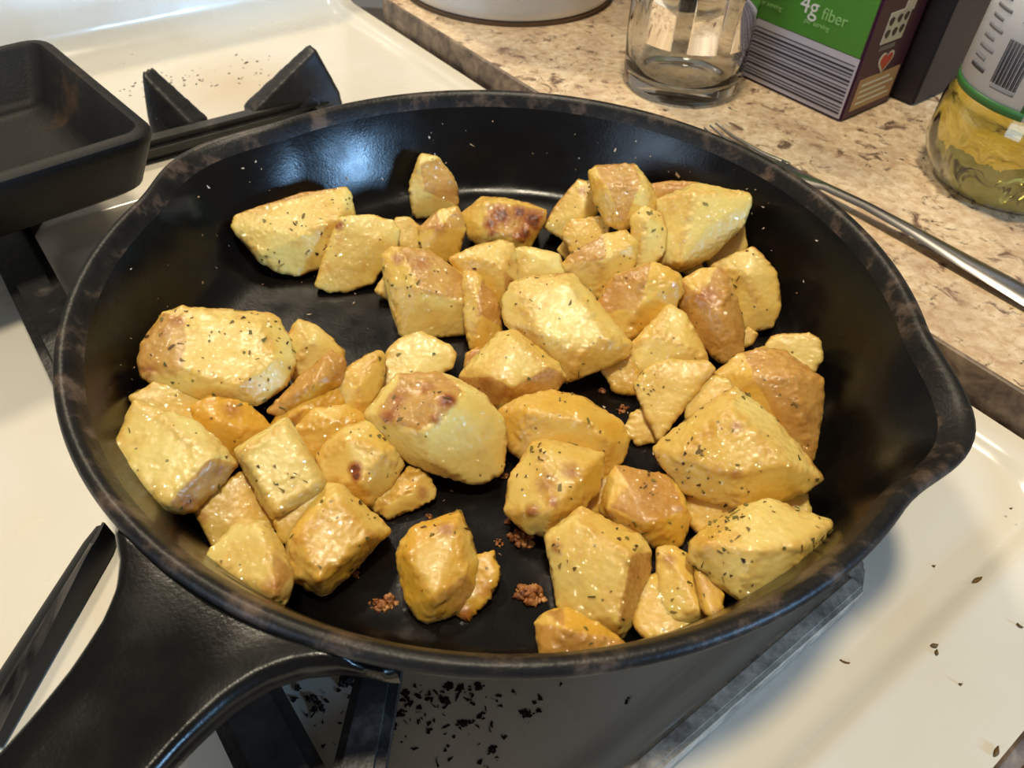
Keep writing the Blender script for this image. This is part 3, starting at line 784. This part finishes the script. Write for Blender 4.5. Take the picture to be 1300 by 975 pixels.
    o2 = np.argsort(-d, axis=1); i0, i1 = o2[:, 0], o2[:, 1]; ii = np.arange(len(co))
    gap = d[ii, i0] - d[ii, i1]
    dotn = (pn[i0, :3] * pn[i1, :3]).sum(1)
    edge = np.clip(1 - gap / 0.0022, 0, 1) * (dotn < 0.9)
    ska = np.array(sk); mixw = np.clip(0.5 + gap / 0.0016, 0.5, 1)
    tfa = np.array(tf); tov = tfa[i0] * mixw + tfa[i1] * (1 - mixw)
    skv = ska[i0] * mixw + ska[i1] * (1 - mixw)
    off = Vector((idx * 3.17, idx * 1.71, idx * 0.93))
    zmin = FLOOR + 0.0003
    for v, e, s in zip(bm.verts, edge, skv):
        p = v.co + off
        dn = 0.0007 + 0.0005 * noise.noise(p * 85) * rough + 0.00013 * noise.noise(p * 260) * rough + 0.00008 * noise.noise(p * 600)
        dn += e * rough * (0.0007 * noise.noise(p * 330) + 0.0004 * noise.noise(p * 750))
        v.co += v.normal * dn
        if v.co.z < zmin: v.co.z = zmin
    bm.normal_update()
    co = np.array([v.co[:] for v in bm.verts]); nr = np.array([v.normal[:] for v in bm.verts])
    bra = np.zeros(len(co)); view = co - np.array(CAM[:]); facing = (nr * -view).sum(1) > 0
    zc = view @ np.array(_f[:]); ux = 650 + F * (view @ np.array(_r[:])) / zc; uy = 487.5 - F * (view @ np.array(_u[:])) / zc
    for (bx, by, br_, bs) in brown:
        m_ = facing & (np.hypot(ux - bx, uy - by) < 9)
        if not m_.any(): continue
        j = np.where(m_)[0][np.argmin(zc[m_])]
        bra = np.maximum(bra, bs * np.clip(1.25 - np.linalg.norm(co - co[j], axis=1) / (br_ * 0.001), 0, 1))
    base = Vector((float(co[:, 0].mean()), float(co[:, 1].mean()), float(co[:, 2].min())))
    for v in bm.verts: v.co -= base
    me = bpy.data.meshes.new(name); bm.to_mesh(me); bm.free()
    for nm, arr in (('skin', skv), ('edge', edge), ('brown', bra), ('tone', tov)):
        at_ = me.attributes.new(nm, 'FLOAT', 'POINT'); at_.data.foreach_set('value', arr.astype(np.float32))
    o = link(name, me, M_potato); o.location = base
    finish(o, label, 'potato', 'fried potato chunks in the skillet')
    # dried herb flakes stuck to the seen and upper sides
    cand = np.where((nr[:, 2] > 0.15) | facing)[0]
    k = int(herb * (ar / 520 + 3))
    if k and len(cand):
        spots = []
        ctr = [q.choice(cand) for _ in range(max(2, k // 5))]
        for _ in range(k):
            if q.random() < 0.35: j = q.choice(cand)
            else:
                c = q.choice(ctr); dd = np.linalg.norm(co[cand] - co[c], axis=1); near = cand[dd < 0.005]; j = q.choice(near) if len(near) else c
            spots.append((Vector(co[j]), Vector(nr[j]).normalized()))
        fo = flakes('herb_flakes', spots, M_herb, None, idx * 7, 0.0004, 0.0015)
        fo.parent = o; fo.matrix_parent_inverse = Matrix.Translation(-base)
    return o

P = potato
# far group, left to right
P('pale ridged potato wedge with scattered herbs, lying alone near the far left skillet wall', [(294,286),(298,275),(322,268),(386,247),(439,241),(444,247),(448,275),(434,300),(421,318),(409,337),(377,348),(354,344),(331,330),(308,298)], [(331,322,3),(385,300,7),(430,278,6)], tone=0.12, herb=2.2, up=0.3, zb=1)
P('pale smooth potato chunk with a rounded top, overlapping the ridged herb wedge', [(402,362),(418,318),(432,279),(446,277),(469,276),(497,282),(506,293),(502,312),(485,339),(472,358),(439,369),(418,369)], up=0.2, tone=0.25, herb=0.5, brown=[(437,281,3,0.8)])
P('tall narrow potato chunk standing upright against the far skillet wall', [(522,235),(532,226),(535,197),(555,202),(571,222),(578,240),(579,263),(557,272),(532,275),(526,270)], [(540,240,4),(533,205,2)], tone=0.2, herb=0.3, up=0.1, zb=1, skin=[(565,225)])
P('small pale potato cube tucked behind the brown-skinned chunk', [(504,279),(518,278),(536,293),(534,318),(506,320),(500,300)], tone=0.2, herb=0.2, zb=4)
P('knobbly tan potato chunk below the upright one', [(533,291),(557,270),(580,265),(589,291),(578,325),(560,334),(537,326)], [(560,290,5)], tone=0.5, skin=[(548,285),(572,285)], herb=0.8, zb=4, brown=[(550,285,5,0.5)])
P('potato chunk with a crisp golden brown fried top', [(588,272),(613,253),(636,254),(671,261),(692,268),(689,282),(671,307),(668,318),(652,322),(615,318),(597,300)], [(617,257,5),(624,296,8),(660,303,6)], tone=0.4, brown=[(640,265,6,1.0),(625,275,5,0.9),(680,272,7,1.0),(665,262,5,0.9),(660,290,4,0.8),(676,295,5,0.9),(622,292,3,0.7)], skin=[(650,280)], herb=0.1, up=0.3, zb=2)
P('brown-skinned potato chunk with a pale cut front, beside the thin sliver', [(487,325),(500,315),(545,322),(585,350),(592,380),(592,422),(540,428),(510,426),(500,395),(490,355)], [(497,358,3),(540,368,8),(588,384,6)], tone=0.4, skin=[(530,340),(560,350)], herb=1.2, zb=1, up=0.2, brown=[(500,322,4,0.6),(540,328,5,0.5)])
P('tiny pale potato scrap poking out beside a brown-skinned chunk', [(479,369),(490,351),(500,365),(498,381)], tone=0.3, herb=0, zb=2)
P('lumpy potato chunk below the golden fried one', [(572,330),(606,314),(638,307),(650,312),(656,358),(638,390),(629,392),(600,365)], [(615,330,5),(640,345,5)], tone=0.35, herb=0.9, zb=6, skin=[(640,360)])
P('thin potato sliver standing between the brown-skinned and pale domed chunks', [(588,345),(605,348),(630,385),(636,420),(615,447),(597,442),(592,400)], [(610,395,4)], tone=0.5, skin=[(620,400)], herb=0.3, zb=1)
P('small pale potato cube behind the large domed chunk', [(655,318),(668,316),(708,325),(716,353),(675,358),(655,362)], [(690,330,2)], tone=0.15, herb=0.4, zb=9)
P('large smooth pale potato chunk with a domed top, in the middle of the pan', [(640,383),(650,362),(675,352),(726,351),(740,365),(768,400),(800,437),(796,452),(765,460),(748,472),(720,482),(700,460),(665,430),(642,408)], [(656,372,3),(722,362,4),(772,430,6),(735,452,6),(690,425,7)], tone=0.3, herb=1.5, zb=7, up=0.35)
P('herb-dusted potato cube at the left edge of the far right heap', [(692,288),(708,263),(735,230),(752,235),(758,247),(756,268),(749,282),(719,303)], [(740,268,3)], tone=0.25, herb=1.4, zb=6, brown=[(735,235,3,0.6)])
P('tan potato cube on top of the far right heap', [(749,221),(756,213),(805,211),(823,235),(835,258),(832,272),(812,276),(791,292),(772,281),(758,256)], [(768,236,5),(815,238,5),(790,280,4)], tone=0.4, skin=[(790,222),(800,250)], herb=0.4, zb=22, up=0.3, th=20)
P('small potato piece under the herb-dusted cube', [(716,300),(726,281),(765,277),(772,288),(768,300),(728,322)], tone=0.35, herb=0.8, zb=9)
P('tiny pale potato scrap under the far right heap', [(710,318),(719,305),(730,318),(721,330)], tone=0.2, herb=0, zb=3)
P('potato block with herb spots at the front of the far right heap', [(803,277),(816,265),(837,272),(843,295),(842,318),(832,332),(805,340),(805,307)], [(822,280,3)], tone=0.3, herb=1.3, zb=16, th=16)
P('long potato wedge with a brown skin edge, in the far right heap', [(715,337),(735,318),(768,300),(793,295),(808,309),(804,337),(775,367),(756,378),(745,365)], [(770,328,6),(800,312,3)], tone=0.35, skin=[(745,328),(765,312)], herb=0.6, zb=8)
P('tan potato chunk with a strip of pale cut face, below the long wedge', [(760,383),(783,353),(829,335),(862,351),(864,372),(855,392),(797,431),(783,427),(762,400)], [(812,390,5),(858,358,3),(820,355,5)], tone=0.5, skin=[(790,370),(820,350)], herb=0.7, zb=6)
P('large pale potato wedge with a bright cut face, near the far right skillet wall', [(836,256),(885,235),(905,240),(949,247),(951,258),(942,284),(931,295),(903,323),(871,342),(852,342),(836,332),(843,302)], [(880,246,7),(862,335,9),(900,285,7)], tone=0.1, herb=0.15, zb=14, th=24, up=0.2)
P('potato slice peeking out behind the bright-faced wedge', [(825,236),(852,233),(885,234),(880,262),(836,268)], tone=0.4, herb=1.0, zb=20, skin=[(850,240)], th=12)
P('pale potato slice under the right side of the bright-faced wedge', [(896,323),(922,300),(942,280),(946,312),(938,328),(905,345)], tone=0.35, herb=0.3, zb=8)
P('tiny potato scrap under the bright-faced wedge', [(868,345),(885,331),(889,340),(880,350)], tone=0.2, herb=0, zb=9)
P('brown-skinned rounded potato end', [(862,381),(868,358),(889,344),(910,342),(924,353),(933,383),(942,411),(941,452),(915,458),(880,425)], [(888,375,6),(915,400,7)], tone=0.6, skin=[(880,370),(900,360),(905,400),(925,420),(925,390),(890,400)], herb=0.5, zb=3, brown=[(890,370,7,0.55)])
P('pale potato chunk with a knobbly face, beside the brown-skinned rounded end', [(905,339),(931,325),(956,318),(968,330),(984,348),(987,372),(987,395),(979,413),(958,419),(940,414),(925,381),(915,353)], [(950,350,4),(965,390,3)], tone=0.3, herb=0.9, zb=3, up=0.15)
P('small ragged potato scrap below the knobbly-faced chunk', [(938,428),(950,418),(960,424),(954,434),(942,440)], tone=0.6, herb=0, zb=1)
P('small pale moist potato nub at the right skillet wall', [(972,442),(982,428),(996,427),(1026,426),(1038,432),(1042,454),(1033,471),(1010,474),(990,460)], tone=0.05, herb=0.2, zb=8)
# right group
P('square-topped potato chunk with a sparkling cut face, behind the flat round slice', [(802,440),(822,418),(850,388),(868,400),(890,440),(899,462),(850,470),(825,478),(806,474)], [(835,425,4),(870,440,4)], tone=0.25, herb=1.0, zb=5, up=0.3)
P('flat round pale potato slice leaning between two larger chunks', [(807,489),(826,467),(851,459),(898,460),(905,469),(890,486),(862,515),(836,557),(820,520)], tone=0.3, herb=1.0, zb=5)
P('small ragged potato piece left of the flat round slice', [(765,467),(797,452),(812,480),(806,498),(782,496)], tone=0.4, herb=0.2, zb=2)
P('ragged pale potato crumb below the flat round slice', [(793,550),(804,526),(822,518),(846,538),(840,558),(809,563)], tone=0.2, herb=0.3, zb=1, rough=1.5)
P('rounded tan-skinned potato chunk behind the large herb wedge on the right', [(905,478),(940,452),(969,444),(996,449),(1021,467),(1041,481),(1043,501),(1036,558),(1030,582),(1014,582),(982,545),(950,520),(915,505)], [(960,480,8),(1005,478,8),(1020,520,6),(985,515,7)], tone=0.7, skin=[(960,460),(985,465),(1010,470),(1030,500),(1000,495),(1025,540)], herb=0.8, zb=8)
P('thin potato slice wedged behind the large herb wedge', [(872,512),(905,480),(938,486),(930,505),(895,525),(872,530)], tone=0.4, herb=1.0, zb=10, th=12)
P('largest potato wedge, oily and dotted with herbs, lying across the right side', [(831,570),(844,558),(893,521),(932,494),(952,508),(969,521),(982,533),(1016,575),(1043,607),(1026,619),(987,637),(937,643),(898,632),(868,622),(839,585)], [(860,580,6),(930,520,8),(1000,590,8),(930,600,9)], tone=0.35, herb=2.0, zb=13, up=0.3, th=26, brown=[(930,535,3,0.55),(935,612,3,0.5)])
P('small potato piece under the front of the largest wedge', [(868,657),(875,628),(908,628),(942,640),(910,676),(888,672)], tone=0.45, herb=0.2, zb=5)
P('potato corner sticking out between the two big right wedges', [(965,645),(985,630),(1022,622),(1027,652),(1000,665)], tone=0.3, herb=0.2, zb=9, th=12)
P('big potato wedge thick with green herbs, at the near right skillet wall', [(877,690),(891,678),(938,646),(975,638),(1053,663),(1036,695),(996,736),(942,761),(914,742),(878,712)], [(900,692,6),(960,700,8),(1020,690,6),(965,655,4)], tone=0.3, herb=3.0, up=0.5, zb=7)
# near centre right
P('golden potato chunk with a rounded dark yellow left side, behind the herb-flecked square one', [(636,522),(662,506),(700,497),(740,508),(785,535),(796,560),(790,585),(765,605),(720,590),(668,585),(648,570)], [(680,525,7),(740,535,8),(770,560,6)], tone=0.55, herb=0.6, zb=4)
P('square potato chunk with brown fried spots and dark herb flecks', [(642,650),(650,610),(672,567),(690,561),(730,568),(765,578),(762,602),(755,625),(735,645),(695,679),(665,669)], [(690,572,4),(752,590,4),(700,650,9)], tone=0.5, herb=1.3, zb=7, up=0.35, brown=[(670,640,4,0.6),(725,590,4,0.6),(690,605,5,0.5),(705,630,3,0.6)])
P('tan-topped potato cube with a yellow cut front', [(764,648),(772,610),(783,594),(850,605),(864,627),(874,661),(862,692),(833,694),(816,686),(786,666)], [(772,644,5),(820,664,8),(868,650,4),(800,620,5)], tone=0.55, skin=[(810,615),(830,635),(800,645)], herb=0.8, zb=3, up=0.3)
P('small dark brown potato piece in the gap left of the tan-topped cube', [(742,648),(755,613),(772,606),(772,652)], tone=0.8, skin=[(760,630),(755,640)], herb=0.3, zb=5, th=10)
P('large pale potato block with a smooth cut face, near the front skillet wall', [(694,682),(738,648),(762,658),(810,682),(823,698),(823,722),(813,742),(808,780),(789,810),(749,792),(711,770),(701,709)], [(735,665,4),(800,705,8),(785,790,7),(715,700,4)], tone=0.3, herb=0.5, zb=3, up=0.3, skin=[(812,740)], brown=[(700,688,3,0.5),(815,730,4,0.4)])
P('rounded brownish potato end right at the front skillet wall', [(683,790),(691,780),(715,773),(735,780),(755,793),(793,817),(794,826),(760,834),(688,836)], [(720,800,5)], tone=0.65, skin=[(710,790),(740,805),(700,815),(750,820)], herb=0.5, up=0.55, zb=4)
P('narrow upright potato wedge leaning on a lower slice', [(835,697),(857,697),(877,712),(891,729),(904,759),(908,783),(877,791),(847,788),(838,770)], [(865,730,4),(885,775,5)], tone=0.4, herb=0.8, brown=[(848,702,3,0.5)], up=0.6, zb=8)
P('low potato slice under the narrow upright wedge', [(806,790),(816,739),(835,731),(850,760),(884,790),(880,800),(854,810),(823,809)], tone=0.5, herb=0.2, up=0.75, zb=4)
P('brown potato edge beside the narrow upright wedge', [(885,725),(911,742),(916,770),(905,786),(895,770)], tone=0.7, skin=[(905,755)], herb=0.3, up=0.7, zb=5)
# centre
P('potato cube with a flat sparkling top and brown skin sides', [(585,478),(598,462),(635,425),(651,421),(662,430),(706,462),(718,480),(700,497),(640,518),(628,518),(600,497)], [(602,466,4),(649,428,5),(698,466,6),(652,490,9),(622,480,8)], tone=0.25, skin=[(605,485),(630,500),(690,487),(660,502)], herb=1.2, zb=4, up=0.3, brown=[(610,490,4,0.5),(640,510,4,0.5)])
P('small brown potato scrap behind the flat-topped cube', [(594,452),(606,444),(618,452),(606,470),(592,466)], tone=0.8, skin=[(605,455)], herb=0, zb=1)
P('big potato chunk with a scorched brown top and a pale round cut face', [(464,528),(505,478),(524,482),(552,475),(582,485),(609,501),(635,530),(640,550),(637,598),(612,611),(595,611),(570,594),(540,585),(522,587),(500,572)], [(487,530,5),(536,550,10),(572,512,11),(590,495,6),(541,580,7)], tone=0.15, skin=[(510,505),(540,500),(530,525),(560,490)], herb=0.7, zb=6, up=0.2, brown=[(567,498,4,1.0),(545,528,3,0.6),(500,500,5,0.55),(490,520,4,0.7),(540,485,4,0.5)])
P('pale potato piece with a hooked end, behind the scorched chunk', [(475,488),(496,444),(512,430),(535,425),(549,433),(570,441),(577,451),(572,465),(558,470),(551,478),(524,486),(505,490),(482,500)], tone=0.12, herb=0.4, zb=4, up=0.35, th=14)
P('yellow potato chunk with a pointed tip, left of the hooked piece', [(426,478),(455,462),(478,458),(482,446),(488,455),(482,488),(470,511),(461,533),(440,524),(430,503)], [(455,490,4)], tone=0.45, herb=0.5, zb=5)
P('rough potato chunk with a small orange scab', [(405,580),(420,560),(440,545),(470,538),(505,570),(508,592),(495,617),(470,642),(440,628),(412,614)], [(440,560,5),(485,575,6),(460,615,6)], tone=0.35, herb=0.7, zb=4, brown=[(445,590,3,1.0),(444,600,2.5,0.9)])
P('yellow potato chunk behind the one with the orange scab', [(372,548),(400,520),(440,518),(474,538),(450,560),(412,586),(392,582)], [(420,535,4)], tone=0.5, herb=0.4, zb=6)
P('crumbly little potato scrap with ragged edges, in front of the scabbed chunk', [(472,640),(485,622),(505,615),(520,598),(540,605),(550,620),(548,632),(520,648),(495,656)], [(515,625,3)], tone=0.5, herb=0.4, zb=1, rough=2.0, brown=[(545,625,3,0.6)])
P('lone golden potato chunk with a crumbling corner, near the front of the pan', [(506,700),(525,672),(560,660),(583,650),(590,668),(594,690),(605,712),(600,745),(585,772),(540,791),(520,765),(510,730)], [(520,705,5),(580,665,4),(550,760,8),(590,730,5)], tone=0.6, herb=0.6, zb=1, up=0.3, skin=[(575,745)], brown=[(560,665,4,0.6)])
P('crumbled browned potato bit stuck to the lone golden chunk', [(590,715),(606,706),(625,703),(632,730),(614,763),(590,784),(578,775)], tone=0.7, herb=0.2, zb=1, rough=2.4, brown=[(590,775,5,0.7),(620,740,4,0.4)])
# left group
P('broad oval potato slab sprinkled with herbs, lying on top of the left heap', [(178,460),(182,437),(208,400),(231,392),(316,400),(346,400),(365,430),(373,462),(362,488),(328,511),(305,514),(263,507),(219,496),(182,478)], [(212,425,3),(235,405,3),(330,415,5),(350,455,6),(300,490,7),(225,468,5)], tone=0.4, herb=2.0, zb=13, up=0.45, th=20, skin=[(190,455),(200,420)], brown=[(185,465,5,0.5),(225,396,4,0.5),(205,415,4,0.4)])
P('pale potato tip right behind the oval slab', [(364,432),(381,408),(406,420),(434,446),(436,462),(400,480),(372,484)], [(390,435,4)], tone=0.15, herb=0.2, zb=8)
P('brown-skinned potato wedge lying between the oval slab and the yellow chunks', [(340,522),(368,508),(420,446),(437,460),(432,487),(400,505),(360,528)], [(400,485,6)], tone=0.7, skin=[(400,470),(380,500),(420,470),(415,485)], herb=0.4, zb=10, th=12)
P('dark orange potato wedge below the brown-skinned one', [(342,545),(360,518),(400,503),(432,492),(442,518),(405,524),(375,548)], [(390,518,4)], tone=0.95, skin=[(370,530)], herb=0.3, zb=6)
P('pale potato slice half hidden under the oval slab', [(166,506),(198,489),(254,502),(260,548),(225,545),(175,515)], tone=0.15, herb=0.4, zb=9, th=14)
P('orange-yellow potato wedge under the oval slab, behind the pale square', [(245,518),(268,506),(312,514),(347,545),(318,572),(292,590),(260,560)], [(275,535,5),(305,545,5)], tone=0.85, herb=0.4, zb=7, brown=[(300,515,5,0.5)])
P('large pale flat-faced potato chunk with brown skin below, at the left skillet wall', [(173,512),(248,538),(278,562),(298,590),(270,622),(243,648),(205,648),(160,605),(144,578)], [(215,535,4),(270,580,7),(212,638,6)], tone=0.05, herb=0.5, skin=[(255,620),(275,600),(240,635)], brown=[(285,600,3,0.5),(245,640,4,0.5)], up=0.45, zb=6)
P('square potato block with a pale smooth face, standing in the left heap', [(300,573),(364,533),(372,545),(412,612),(408,628),(352,660),(345,655)], [(306,574,5),(363,540,5),(408,612,6),(351,650,7)], tone=0.15, herb=0.8, zb=13, up=0.25, th=20)
P('potato chunk tucked under the square block', [(246,645),(305,603),(318,605),(352,662),(335,690),(272,692)], tone=0.35, herb=0.5, zb=7, brown=[(250,650,3,0.5)])
P('wedge-shaped pale potato chunk with a browned side, near the left front wall', [(260,708),(307,661),(336,664),(354,692),(368,732),(363,765),(348,769),(325,762)], [(334,672,4),(350,755,6),(345,700,5)], tone=0.12, herb=0.2, skin=[(360,740)], brown=[(355,750,5,0.5)], up=0.5, zb=4)
P('big golden potato chunk with one crumbly face, in front of the square block', [(367,690),(371,668),(412,618),(430,616),(494,674),(455,712),(418,749),(409,753),(367,731)], [(378,680,6),(430,632,5),(405,735,8),(470,680,6)], tone=0.5, herb=1.0, zb=4, up=0.3, brown=[(480,680,3,0.4)])
P('yellow potato piece filling the gap between the square block and the big golden chunk', [(350,662),(405,622),(416,628),(380,675),(362,688)], tone=0.6, herb=0.3, zb=12, th=12)

# ------------------------------------------------------------------ fried crumbs and specks in the skillet
def crumb(px, py, rpx, seed, label, z=FLOOR, mat=None, cat='crumb', group='fried crumbs on the skillet floor', name='fried_crumb', flatn=0.55):
    c = at(px, py, z); r = rpx * (c - CAM).length / F
    bm = bmesh.new(); g = random.Random(seed); off = Vector((seed * 2.3, seed * 1.1, 0))
    ng = 34 if rpx > 10 else 16
    for i in range(ng):
        t = g.uniform(0, 6.28); rr = r * math.sqrt(g.random()) * (0.85 + 0.3 * math.sin(2 * t + seed)); s = r * g.uniform(0.12, 0.30) * (1.25 - 0.6 * rr / r)
        hgt = max(s * 0.35, (1 - rr / r) * r * flatn * g.uniform(0.2, 0.9))
        ret = bmesh.ops.create_icosphere(bm, subdivisions=2, radius=s); sc = Vector((g.uniform(0.6, 1.7), g.uniform(0.6, 1.7), g.uniform(0.5, 1.2)))
        for v in ret['verts']:
            d = v.co.copy(); v.co = d * sc * (1 + 0.9 * noise.noise(d * (1.4 / s) + off * (i + 1))) + Vector((rr * math.cos(t), rr * math.sin(t) * 0.8, hgt)); v.co.z = max(v.co.z, 0.0)
    o = bmobj(name, bm, mat or M_crumb); o.location = c
    return finish(o, label, cat, group)
crumb(487, 766, 15, 1, 'round dark brown fried crumb beside the lone golden chunk')
crumb(672, 757, 19, 2, 'wide tan fried crumb left of the large pale block')
crumb(660, 684, 17, 3, 'reddish fried crumb below the square chunk with fried spots')
crumb(633, 690, 7, 4, 'small fried crumb on the bare skillet floor')
crumb(645, 662, 6, 5, 'small fried crumb on the bare skillet floor')
crumb(790, 520, 9, 6, 'brown fried crumb beside the ragged potato piece')
crumb(795, 500, 7, 7, 'small fried crumb on the bare skillet floor')
crumb(640, 605, 8, 8, 'fried crumb touching the scorched chunk')
crumb(545, 656, 6, 9, 'small fried crumb on the bare skillet floor')
crumb(452, 730, 7, 10, 'small fried crumb on the bare skillet floor')
crumb(765, 498, 7, 11, 'small fried crumb on the bare skillet floor')
q = random.Random(3)
sp = []
for _ in range(150):
    t = q.uniform(0, 6.28); r = 0.118 * math.sqrt(q.random()); sp.append((Vector((r * math.cos(t), r * math.sin(t), FLOOR)), UP.copy()))
for _ in range(70):        # stuck on the sloping wall
    t = q.uniform(0.3, 3.6); h = q.uniform(0.013, 0.042) + PZ; r = inner_r(h); nn = Vector((-math.cos(t), -math.sin(t), 0.42)).normalized()
    sp.append((Vector((r * math.cos(t), r * math.sin(t), h)), nn))
o = flakes('crumb_specks', sp, M_speck, None, 11, 0.0004, 0.0011); finish(o, 'tiny pale crumbs and salt specks scattered over the skillet inside', 'crumbs')

# ------------------------------------------------------------------ debris on the stove
WZ = -0.0098
k = 0
for (px, py, rp) in ((395, 886, 7), (402, 897, 9), (378, 872, 5), (440, 862, 11), (330, 940, 6), (588, 917, 8), (668, 906, 8), (475, 947, 9), (565, 890, 8), (625, 953, 7), (570, 870, 7), (605, 872, 8), (508, 905, 7), (515, 880, 6), (640, 935, 4)):
    k += 1
    crumb(px, py, rp, 20 + k, 'charred black crumb on the stained enamel under the skillet', WZ, M_char, 'crumb', 'charred crumbs under the skillet', 'burnt_crumb', 0.35)
sp = []
for _ in range(150):
    x = q.gauss(540, 100); y = 868 + abs(q.gauss(0, 50))
    sp.append((at(x, y, WZ), UP.copy()))
o = flakes('burnt_specks', sp, M_char, None, 5, 0.0006, 0.0018); finish(o, 'fine black burnt specks scattered on the enamel under the skillet', 'crumbs')
sp = []
for _ in range(70):
    x = q.uniform(150, 345); y = 128 - 0.13 * x + q.gauss(6, 9)
    p = at(x, y, 0.0); sp.append((p, UP.copy()))
o = flakes('burnt_specks', sp, M_char, None, 6, 0.0006, 0.0016); finish(o, 'fine dark specks scattered on the white stove beside the grate prongs', 'crumbs')
def flake_thing(px, py, L, w, ang, label, z):
    c = at(px, py, z); bm = bmesh.new(); m = 6; t = Vector((math.cos(ang), math.sin(ang), 0)); s = Vector((-t.y, t.x, 0)); rows = []
    for i in range(m + 1):
        u = i / m; ww = w * math.sin(math.pi * (0.08 + 0.84 * u)); p = t * (L * (u - 0.5)) + s * (0.25 * L * (u - 0.5) ** 2)
        rows.append([bm.verts.new(p + s * (l * ww) + UP * h_) for l, h_ in ((-1, 0.0001), (0, 0.0009), (1, 0.0001), (0, 0.00005))])
    for i in range(m):
        for j in range(4):
            kk = (j + 1) % 4; bm.faces.new((rows[i][j], rows[i][kk], rows[i + 1][kk], rows[i + 1][j]))
    bm.faces.new(rows[0][::-1]); bm.faces.new(rows[-1])
    o = bmobj('herb_flake', bm, M_herb); o.location = c
    return finish(o, label, 'herb', 'dried herb flakes dropped on the white stove')
flake_thing(1241, 737, 0.0048, 0.0011, 0.5, 'largest dark seed-shaped herb flake on the sloping edge of the stove', 0.0028)
for (px, py, L, w, an, z) in ((1186, 820, 0.0028, 0.0009, 0.2, 0.0052), (1189, 829, 0.0022, 0.0007, 1.2, 0.0052), (1072, 841, 0.0034, 0.0004, -0.3, 0), (1185, 719, 0.0012, 0.0006, 0, 0), (1266, 576, 0.0028, 0.0012, 0.3, 0), (1294, 795, 0.0022, 0.0006, -0.8, 0.0052), (1219, 869, 0.0012, 0.0005, 0, 0.0052), (1265, 955, 0.0040, 0.0008, 0.9, 0.0052), (1283, 646, 0.0012, 0.0005, 0.2, 0.0052)):
    flake_thing(px, py, L, w, an, 'small dark dried herb flake lying loose on the white stove', z)
